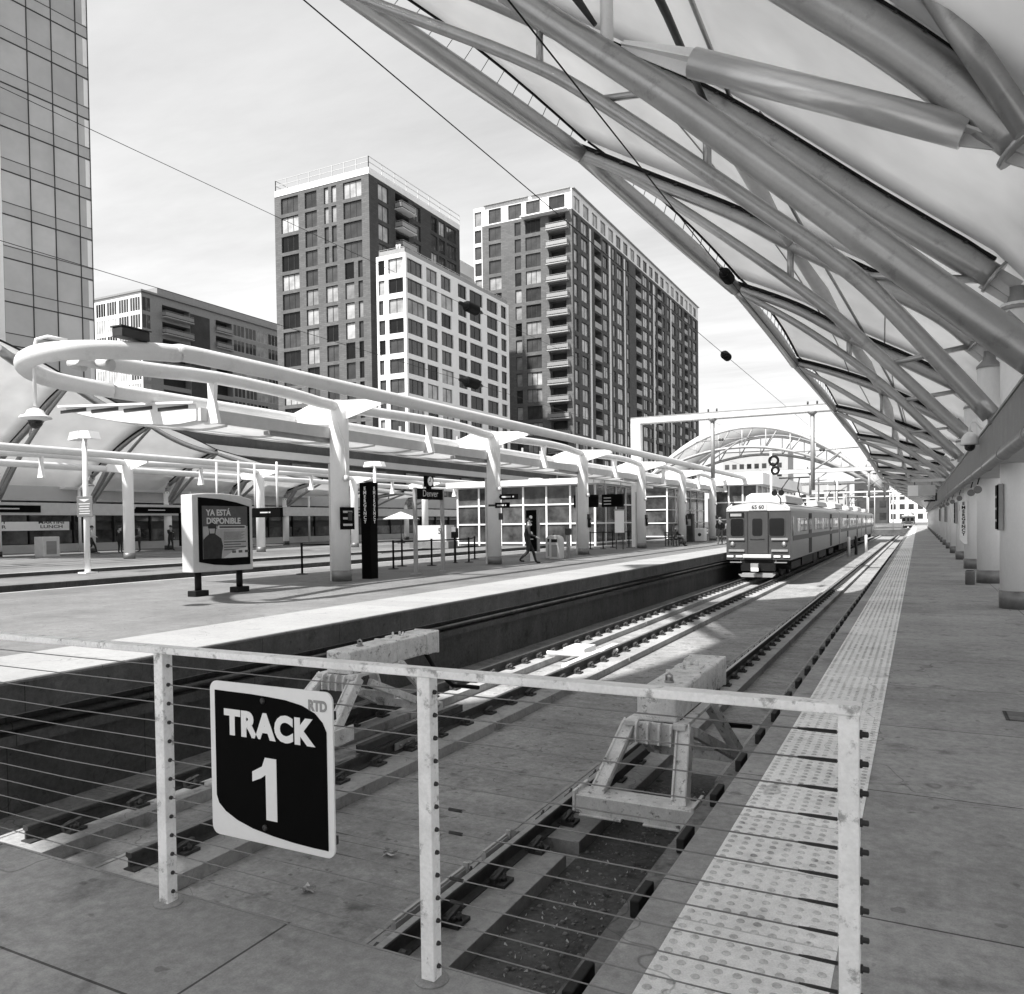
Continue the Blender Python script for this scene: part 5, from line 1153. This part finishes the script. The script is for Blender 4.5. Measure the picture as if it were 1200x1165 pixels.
for a,c in (((x0+.3,y0+.4),(x1-.3,y0+.4)),((x1-.3,y0+.4),(x1-.3,y1))):
    a=Vector((*a,zt));c=Vector((*c,zt)); n=max(3,int((c-a).length/2)); b.bar(a+Vector((0,0,1.)),c+Vector((0,0,1.)),.05,.05); b.bar(a+Vector((0,0,.5)),c+Vector((0,0,.5)),.03,.6)
    for k in range(n+1): p=a.lerp(c,k/n); b.bar(p,p+Vector((0,0,1.)),.06,.06,up=(0,1,0))
B.part('roof_railing',b,M['grey1']); B.finish(14)
b=MB(); 
for k in range(2): b.lathe((x0+3.+k*.5,y0+1.2,zt),[(.18,0),(.16,1.),(.2,1.7)],8)
o=B.part('roof_vent',b,M['greyl'])

# --- taller brick tower on the right
x0,x1,y0,y1,zt=-81.7,-59.83,145.2,245,66.4
B=Building('apartment_tower','tall long brick tower with white top storey and stacked balconies, beside the canopy','apartment tower',(x1,y0,0))
FL=Facade((x0,y0,0),X,-Yv); FR=Facade((x1,y0,0),Yv,X)
zw=62.5
B_cols=((.2,1.8,1),(3.5,6.3,2),(9.4,10.8,1),(11.8,15.1,3),(17.0,20.4,3))
for a,c,n in ((.2,1.9,1),(3.5,6.4,2),(8.,11.,2),(12.,15.1,2),(17.,20.4,2)): B.add(FL,a,c,zw+.2,zw+3.1,n)
for i in range(17):
    z=62.0-3.36*i
    for a,c,n in B_cols[:4]: B.add(FL,a,c,z-2.75,z-.1,n)
    FL.holes.append((16.9,20.5,z-2.9,z-.1,1.5))
    wr=[(146.1,148.1,1),(149.9,153.5,2),(162.2,165.2,2),(168.3,170,1),(171.2,175,2),(177.6,179.4,1),(190.,194.,2),(195.2,197.6,1),(199.6,201.6,1),(206.9,208.9,1),(211.2,213.8,2),(215.5,219.4,2),(221.,222.4,1),(223.5,226.6,2),(234.6,237.4,2),(239.1,242.8,2)]
    for a,c,n in wr: B.add(FR,a-y0,c-y0,z-2.65,z-.15,n,gl=random.choice([M['gl2'],M['gl2'],M['gl']]))  # mostly pale panes: sky reflection put into the window colour
    for a,c in ((157.1,161.),(184.4,188.5),(202.3,205.7),(228.9,232.2)): FR.holes.append((a-y0,c-y0,z-3.,z-.1,2.))
y=146.2
while y<243: B.add(FR,y-y0,y-y0+3.2,zw+.3,zw+3.,1 if int(y)%2 else 2); y+=4.9
b=MB(); FL.sheet(b,1.95,x1-x0,0,zw); B.part('wall',b,M['brick3'],False)
b=MB(); FR.sheet(b,0,y1-y0,0,zw); core(b,x0,x1,y0,y1,0,zw); B.part('side_wall',b,M['brick3_shade'],False)
b=MB(); FL.sheet(b,0,1.95,0,zw); FL.sheet(b,0,x1-x0,zw,zt); FR.sheet(b,0,y1-y0,zw,zt); core(b,x0,x1,y0,y1,zw,zt)
for a,c in ((154.3,155.05),(165.8,166.7),(175.7,176.4),(198.3,199.1),(214.1,214.9)): b.box(x1,x1+.12,a,c,4,zw-1)
B.part('white_wall',b,M['bwhite'],False)
b=MB(); back(b,x0,x1,y0,y1,0,zt,2.1); B.part('interior',b,M['bldark'])
nb=0
for i in range(17):
    z=62.0-3.36*i
    if i<15: balcony(B,FL,16.6,21.2,z-3.15,1.0)
b=MB()
for i in range(14):
    z=62.0-3.36*i
    for a,c in ((157.1,161.),(184.4,188.5),(202.3,205.7),(228.9,232.2)):
        b.box(x1+.01,x1+.08,a,c,z-3.05,z-1.9)
o=B.part('balcony_fronts',b,M['bgrey']); o['kind']='stuff'
b=MB(); FLp=FL.P
b.box(x0+11.4,x1-.6,y0-1.6,y0,zw-.35,zw-.1); B.part('balcony',b,M['bwhite'])
b=MB(); b.box(x0+2.5,x0+12.5,y0-.5,y0+.4,zt,zt+.18); b.box(x0+13.2,x1-.3,y0-.5,y0+.4,zt,zt+.18); b.box(x1-.4,x1+.5,y0,y1,zt,zt+.14); B.part('roof_edge',b,M['grey1'])
B.finish(22)
b=MB(); b.box(-90,-81.75,131,180,0,52.); B2=Building('apartment_wing','plain pale rendered wall between the two brick towers','building',(-82,131,0)); B2.part('wall',b,M['bgrey']); b=MB(); b.box(-92,-88,150,200,52,58.5); B2.part('roof_block',b,M['bwhite'])

# --- glass office tower at the left edge
th=R(4.5); d=Vector((math.sin(th),math.cos(th),0)); n=Vector((math.cos(th),-math.sin(th),0)); c=Vector((-64.5,46.58,0))
B=Building('office_tower','pale glass office tower at the left edge with dark spandrel bands','office tower',tuple(c))
B.t.rotation_euler=(0,0,-th)
# local frame: x outwards, y along the facade, corner at origin (far right edge)
cols=[-7.45,-5.2,-3.2,-1.1,-.05]
zs=[]
z=2.0
fl=[30.35+3.48*i for i in range(-9,8)]
def lb(name,mb,m): return mb.build(name,m,B.t)
b=MB(); b.box(-14,-.3,-7.6,-.05,0,61); lb('core',b,M['towers'])
for z in fl:
    b=MB(); b.box(-.3,-.06,-7.5,-.05,z-.02,z+.95); lb('spandrel',b,M['towers'])
    for a,c2 in zip(cols,cols[1:]):
        b=MB(); b.box(-.3,-.08,a+.02,c2-.02,z+1.0,z+3.42); w_=lb('window',b,M['towerg'])
    for q in (0,.98):
        b=MB(); b.box(-.1,-.03,-7.5,-.0,z-.05+q,z+.03+q-(.03 if q else 0)); lb('transom',b,M['dark'])
for y in cols[1:]:
    b=MB(); b.box(-.1,-.02,y-.035,y+.035,0,61); lb('mullion',b,M['dark'])
b=MB(); b.box(-.35,.02,-7.95,-7.5,0,61); b.box(-14,-.35,-7.95,-7.6,0,61); lb('corner_strip',b,M['bwhite'])
b=MB(); b.box(-13,.0,-18,-7.95,0,61); lb('side_wing',b,M['gl2'])
for z,w_ in ((41.6,.9),(31.2,1.0),(48.5,.8)):
    b=MB(); b.box(-.085,-.07,-2.9,-1.5,z-.9,z-.9+w_); b.box(-.085,-.07,-2.6,-2.2,z,z+.6); lb('reflection_panel',b,M['bwhite']) if False else None
b=MB()
for z in fl: b.box(-.075,-.065,-.48,-.08,z+1.05,z+3.35)
o=lb('edge_glass',b,M['bwhite']); o['kind']='stuff'

# --- long balcony block behind the ring canopy
x0,x1,y0,y1,zt=-143.3,-129.9,103.4,170,46.
B=Building('apartment_block','long flat roofed block with white window grid and recessed dark balconies behind the looped canopy','apartment block',(x1,y0,0))
FL=Facade((x0,y0,0),X,-Yv); FR=Facade((x1,y0,0),Yv,X)
for i in range(12):
    z=45.2-3.25*i
    for a in (.4,3.6,7.,10.2): B.add(FL,a,a+2.9,z-2.7,z,4,fr=M['bwhite'],depth=.06)
    B.add(FR,.15,2.0,z-2.7,z,2,fr=M['grey1'],depth=.06)
    FR.holes.append((4.6,11.2,z-3.0,z-.6,1.6)); FR.holes.append((17.8,22.2,z-3.,z-.6,1.6))
    for k in range(4): B.add(FR,22.6+k*3.4,22.6+k*3.4+3.2,z-2.9,z-.4,3,fr=M['greyl'],depth=.08)
    for k in range(6): B.add(FR,38+k*4.4,38+k*4.4+3.6,z-2.9,z-.4,2,fr=M['greyl'],depth=.1)
b=MB(); FL.sheet(b,0,x1-x0,0,zt,.1); B.part('wall',b,M['bwhite'],False)
b=MB(); FR.sheet(b,0,y1-y0,0,zt,.1); core(b,x0,x1,y0,y1,0,zt); B.part('side_wall',b,M['grey1'],False)
b=MB(); back(b,x0,x1,y0,y1,0,zt,1.7); b.box(x1-.02,x1+.05,y0+11.3,y0+16.2,6,zt-1.6); B.part('interior',b,M['bldark'])
for i in range(4):
    z=45.2-3.25*i
    balcony(B,FR,4.5,11.4,z-3.1,1.1); balcony(B,FR,17.7,22.3,z-3.1,.5)
b=MB(); b.box(x0-.3,x1+.4,y0-.3,y1,zt,zt+.35); b.box(x0+3,x1-.5,y0+4,y1-8,zt+.35,zt+1.8); B.part('roof',b,M['grey1'])
B.finish(24)

# --- slatted car park podium below the white block
b=MB(); B=Building('car_park','low building with open horizontal dark slats below the white apartment block','building',(-58,84,0))
b.box(-66,-58,84,140,0,1); b.box(-66,-58.5,84.5,140,1,13)
B.part('wall',b,M['bldark'])
b=MB()
for k in range(13): z=1.6+k*.95; b.box(-58.4,-58.2,84,140,z,z+.28); b.box(-66,-58.2,83.9,84.1,z,z+.28)
for y in range(84,141,7): b.box(-58.45,-58.15,y-.12,y+.12,0,14)
B.part('slats',b,M['bgrey'])
# --- far storefront building under the twin canopy
B=Building('storefront','long storefront behind the far platform with dark glass, white sign band and pale upper balcony','building',(-53,14,0))
b=MB(); b.box(-62,-54,-10,120,0,12.5); B.part('wall',b,M['bldark'])
b=MB(); b.box(-54,-52.6,-10,120,3.5,4.9); b.box(-54,-53.3,-10,120,7.9,8.6); b.box(-54,-53.,-10,120,0,.55); B.part('ledge',b,M['bgrey'])
b=MB(); b.box(-52.7,-52.6,-10,120,4.9,4.95); b.box(-52.7,-52.6,-10,120,5.7,5.78)
for y in range(-10,121,2): b.box(-52.7,-52.62,y-.03,y+.03,4.9,5.75)
B.part('balcony_rail',b,M['grey1'])
for k in range(40):
    y=-8+k*3.2
    b=MB(); b.box(-54.,-53.75,y,y+3.0,.6,1.5); b.box(-54.,-53.8,y,y+3.,2.1,3.4); w_=B.part('window',b,M['shop']); b=MB(); b.box(-54,-53.65,y-.1,y+.0,.5,3.5); B.part('mullion',b,M['dark'])
    if k%2: b=MB(); b.box(-54.,-53.7,y,y+2.6,5.2,7.6); B.part('window',b,M['shop'])
b=MB(); b.box(-53.74,-53.6,20,36.3,1.5,2.1); B.part('sign_band',b,M['signw'])
for y,txt in ((35.0,'MARTINI\nLUNCH'),(31.2,'HAPPY\nHOUR'),(27.4,'SOCIAL\nBAR')):
    o=textobj('lettering',txt,.3,Vector((-53.59+53,y-14,1.9)),'+X',M['dark'],B.t,bold=.004,sx=1.6)
# pale awning roofs in front of it, further along
for i,(y,l) in enumerate(((40,'white slung awning roof before the far storefront, left of the kiosk'),(54,'white slung awning roof before the far storefront, right of the kiosk'))):
    t=thing('awning',l,'awning',(-50,y,4.2),group='white awnings of the far storefront'); b=MB(); b.prism([(-3,0),(-3,.2),(0,.9),(2.6,1.2),(2.6,1.05),(0,.7)],-5.,6.5,'xz'); b.build('roof',M['fabricw'],t)
    for yy in (-4,5.5): b=MB(); b.tube([(-2,yy,-4.2),(-2,yy,.2)],.1,8); b.build('post',M['white'],t)
mcol=[16,22,28,34,40,46,52,58,64,70]
for i,y in enumerate(mcol):
    t=thing('canopy_column','grey white column of the far storefront platform, %s from the left'%ordn[i],'column',(MX(1.5),y,0),group='columns of the far storefront platform'); b=MB(); b.lathe((0,0,.3),[(.26,0),(.26,frame(y)[0][-1][1]-.8)],14); b.build('shaft',M['whitecol'],t); b=MB(); b.lathe((0,0,0),[(.275,0),(.275,.3)],14); b.build('base_band',M['dark'],t)
    b=MB(); b.bar((.1,0,3.4),(1.7,0,5.3),.25,.25); b.build('brace',M['grey1'],t)
t=thing('fascia_beam','pale fascia beam with black sign panels along the far storefront platform','beam',(MX(1.12),-10,0)); b=MB(); b.box(-1.,.0,0,120,2.45,3.2); b.build('fascia',M['greyl'],t)
for y in (26.5,36.8,60):
    b=MB(); b.prism([(y+10,2.6),(y+13.9,2.6),(y+13.9,3.02),(y+10.3,3.02)],.0,.08,'yz'); p=b.build('sign_panel',M['signb'],t); b=MB(); b.box(.081,.085,y+11.2,y+12.6,2.78,2.85); b.build('lettering',M['greyl'],p)
t=thing('litter_bin','small grey box bin before the dark storefront at the left edge','bin',(-44.4,28.7,0)); b=MB(); b.box(-.4,.4,-.5,.5,0,1.15); b.build('body',M['greyl'],t,bevel=.03); b=MB(); b.box(.4,.41,-.3,.3,.15,.9); b.build('panel',M['steel'],t)
t=thing('map_totem','black totem with white symbols beside the far left edge of the kiosk','totem',(-45.4,39.3,0)); b=MB(); b.box(-.1,.1,-.5,.5,.3,2.6); b.build('panel',M['signb'],t); b=MB(); b.box(-.05,.05,-.2,.2,0,.3); b.build('stem',M['white'],t); b=MB()
for z in (2.2,1.7,1.3): b.lathe((.101,0,z),[(.14,0),(.14,.006)],12,axis='x')
b.build('symbols',M['signw'],t)

# --- glass pavilions
def pavilion(x0,x1,y0,y1,z1,zr,label,nx,ny,nz):
    t=thing('glass_pavilion',label,'pavilion',(x0,y0,0)); w,l=x1-x0,y1-y0
    b=MB(); b.box(.15,w-.15,.15,l-.15,0,.3); b.box(.8,w-.8,l*.55,l*.6,.3,z1*.8); b.box(w*.3,w*.34,.8,l-.8,.3,z1*.7); b.box(.3,w-.3,.3,l-.3,z1-.3,z1); b.build('interior',M['bgrey'],t)
    def pane(n,L,f,z0,z1_):
        for k in range(n):
            b=MB(); a,c=L*k/n+.05,L*(k+1)/n-.05; f(b,a,c,z0,z1_); b.build('pane',M['shop'],t)
    H_=[.2+(z1-.2)*k/nz for k in range(nz+1)]
    for a,c in zip(H_,H_[1:]):
        pane(nx,w,lambda b,p,q,e,f:b.box(p,q,.06,.09,e+.04,f-.04),a,c); pane(ny,l,lambda b,p,q,e,f:b.box(w-.09,w-.06,p,q,e+.04,f-.04),a,c)
    b=MB()
    for k in range(nx+1): b.box(w*k/nx-.06,w*k/nx+.06,-.02,.12,0,z1)
    for k in range(1,ny+1): b.box(w-.12,w+.02,l*k/ny-.06,l*k/ny+.06,0,z1)
    for z in H_: b.box(-.05,w+.05,-.03,.13,z-.05,z+.05); b.box(w-.13,w+.03,.13,l,z-.05,z+.05)
    b.build('frame',M['white'],t)
    b=MB(); b.box(-.6,w+.6,-.6,l+.6,z1+.02,zr); b.build('roof',M['bwhite'],t)
pavilion(-15.4,-11.95,68.5,92,4.5,5.5,'glass pavilion with thick white roof on the island platform behind the train',3,9,3)
pavilion(-29.5,-19.,49.5,60,4.1,4.5,'wide glass waiting hall with white frame grid behind the map totem',6,5,3)
pavilion(-31,-20,70,84,5,5.6,'second glass hall with white frames farther behind the barrier posts',5,5,4)

# --- arched end canopy far down the tracks
def az(x): u=x+18.2; return 14.2-.101*u-.03425*u*u
t=thing('arch_canopy','white arched cloth canopy with tubular trusses spanning the tracks far behind the train','arch canopy',(-18,110,0))
xs=[-34+i*1.5 for i in range(21)]
b=MB(); rows=[[Vector((x+18,dy_,az(x)-.3+math.sin(PI*(dy_+3)/14)*1.6)) for dy_ in (-3,0,4,8,11)] for x in xs]; b.grid(rows); m_=b.build('membrane',M['fabricw'],t,fix=False); m_.modifiers.new('s','SOLIDIFY').thickness=.05
for dy_ in (-3.,11.):
    up=[Vector((x+18,dy_,az(x)-.6)) for x in xs]; lo=[Vector((x+18,dy_,az(x)-3.2+.012*(x+18)**2)) for x in xs[1:-1]]
    b=MB(); b.tube(up,.2,8); b.build('upper_arch',M['greyl'],t); b=MB(); b.tube(lo,.2,8); b.build('lower_arch',M['grey1'],t)
    for k in range(0,len(lo)-1,2):
        b=MB(); b.tube([lo[k],up[k+2]],.09,6); b.build('web_tube',M['grey1'],t)
        b=MB(); b.tube([lo[k],up[k+1]],.07,6); b.build('web_tube',M['greyl'],t)
# --- blocks and clutter far down the tracks, far glare put into the pale tones
far=[(-12.5,260,9,16,19,M['bldark'],'dark small tower far behind the arched canopy'),(-30,300,16,12,14,M['bgrey'],'pale grey low block far down the tracks, left'),(-2,330,22,12,12,M['bwhite'],'white low warehouse far down the tracks'),(-60,340,26,16,30,M['bgrey'],'grey block far behind the glass pavilion'),(24,300,20,14,8,M['bwhite'],'white shed beside the near platform end'),(-95,300,20,20,34,M['bgrey'],'distant grey block behind the tall brick tower'),(-20,420,60,14,9,M['bwhite'],'long white wall at the far end of the tracks')]
for x,y,w_,d_,h_,m,l in far:
    B=Building('far_building',l,'building',(x,y,0)); b=MB(); b.box(x-w_/2,x+w_/2,y,y+d_,0,h_); B.part('wall',b,m); b=MB(); b.box(x-w_/2-.3,x+w_/2+.3,y-.3,y+d_,h_,h_+.5); B.part('roof',b,M['greyl'])
    n_=int(w_/3)
    for k in range(n_):
        for r_ in range(max(1,int(h_/4))):
            b=MB(); xx=x-w_/2+.8+k*3; b.box(xx,xx+1.8,y-.06,y,1.2+r_*3.6,3.2+r_*3.6); B.part('window',b,M['gl'])
for i,(x,y,h_) in enumerate(((-8.8,105,7),(-13,125,8),(-7.6,150,8),(-16,170,9),(-4.8,190,8),(-9.5,215,9),(-21,140,8),(3.4,230,9),(-26,190,10),(-12.5,240,9))):
    t=thing('line_pole','thin pale pole with cross arm far down the tracks, %s by distance'%ordn[i],'pole',(x,y,0),group='thin poles far down the tracks'); b=MB(); b.tube([(0,0,-1.5),(0,0,h_)],.12,6); b.build('mast',M['greyl'],t); b=MB(); b.bar((-.2,0,h_-.8),(2.6,0,h_-.6),.12,.12); b.build('cross_arm',M['greyl'],t)
b=MB(); b.box(-40,2,150,154,-2.2,-.4); b.box(-4.2,-.3,219,400,-2.3,-1.36) ; struct(b.build('embankment',M['dirtm']))
b=MB(); b.box(-60,30,150,900,-2.19,-1.4); struct(b.build('yard',M['slab2']))
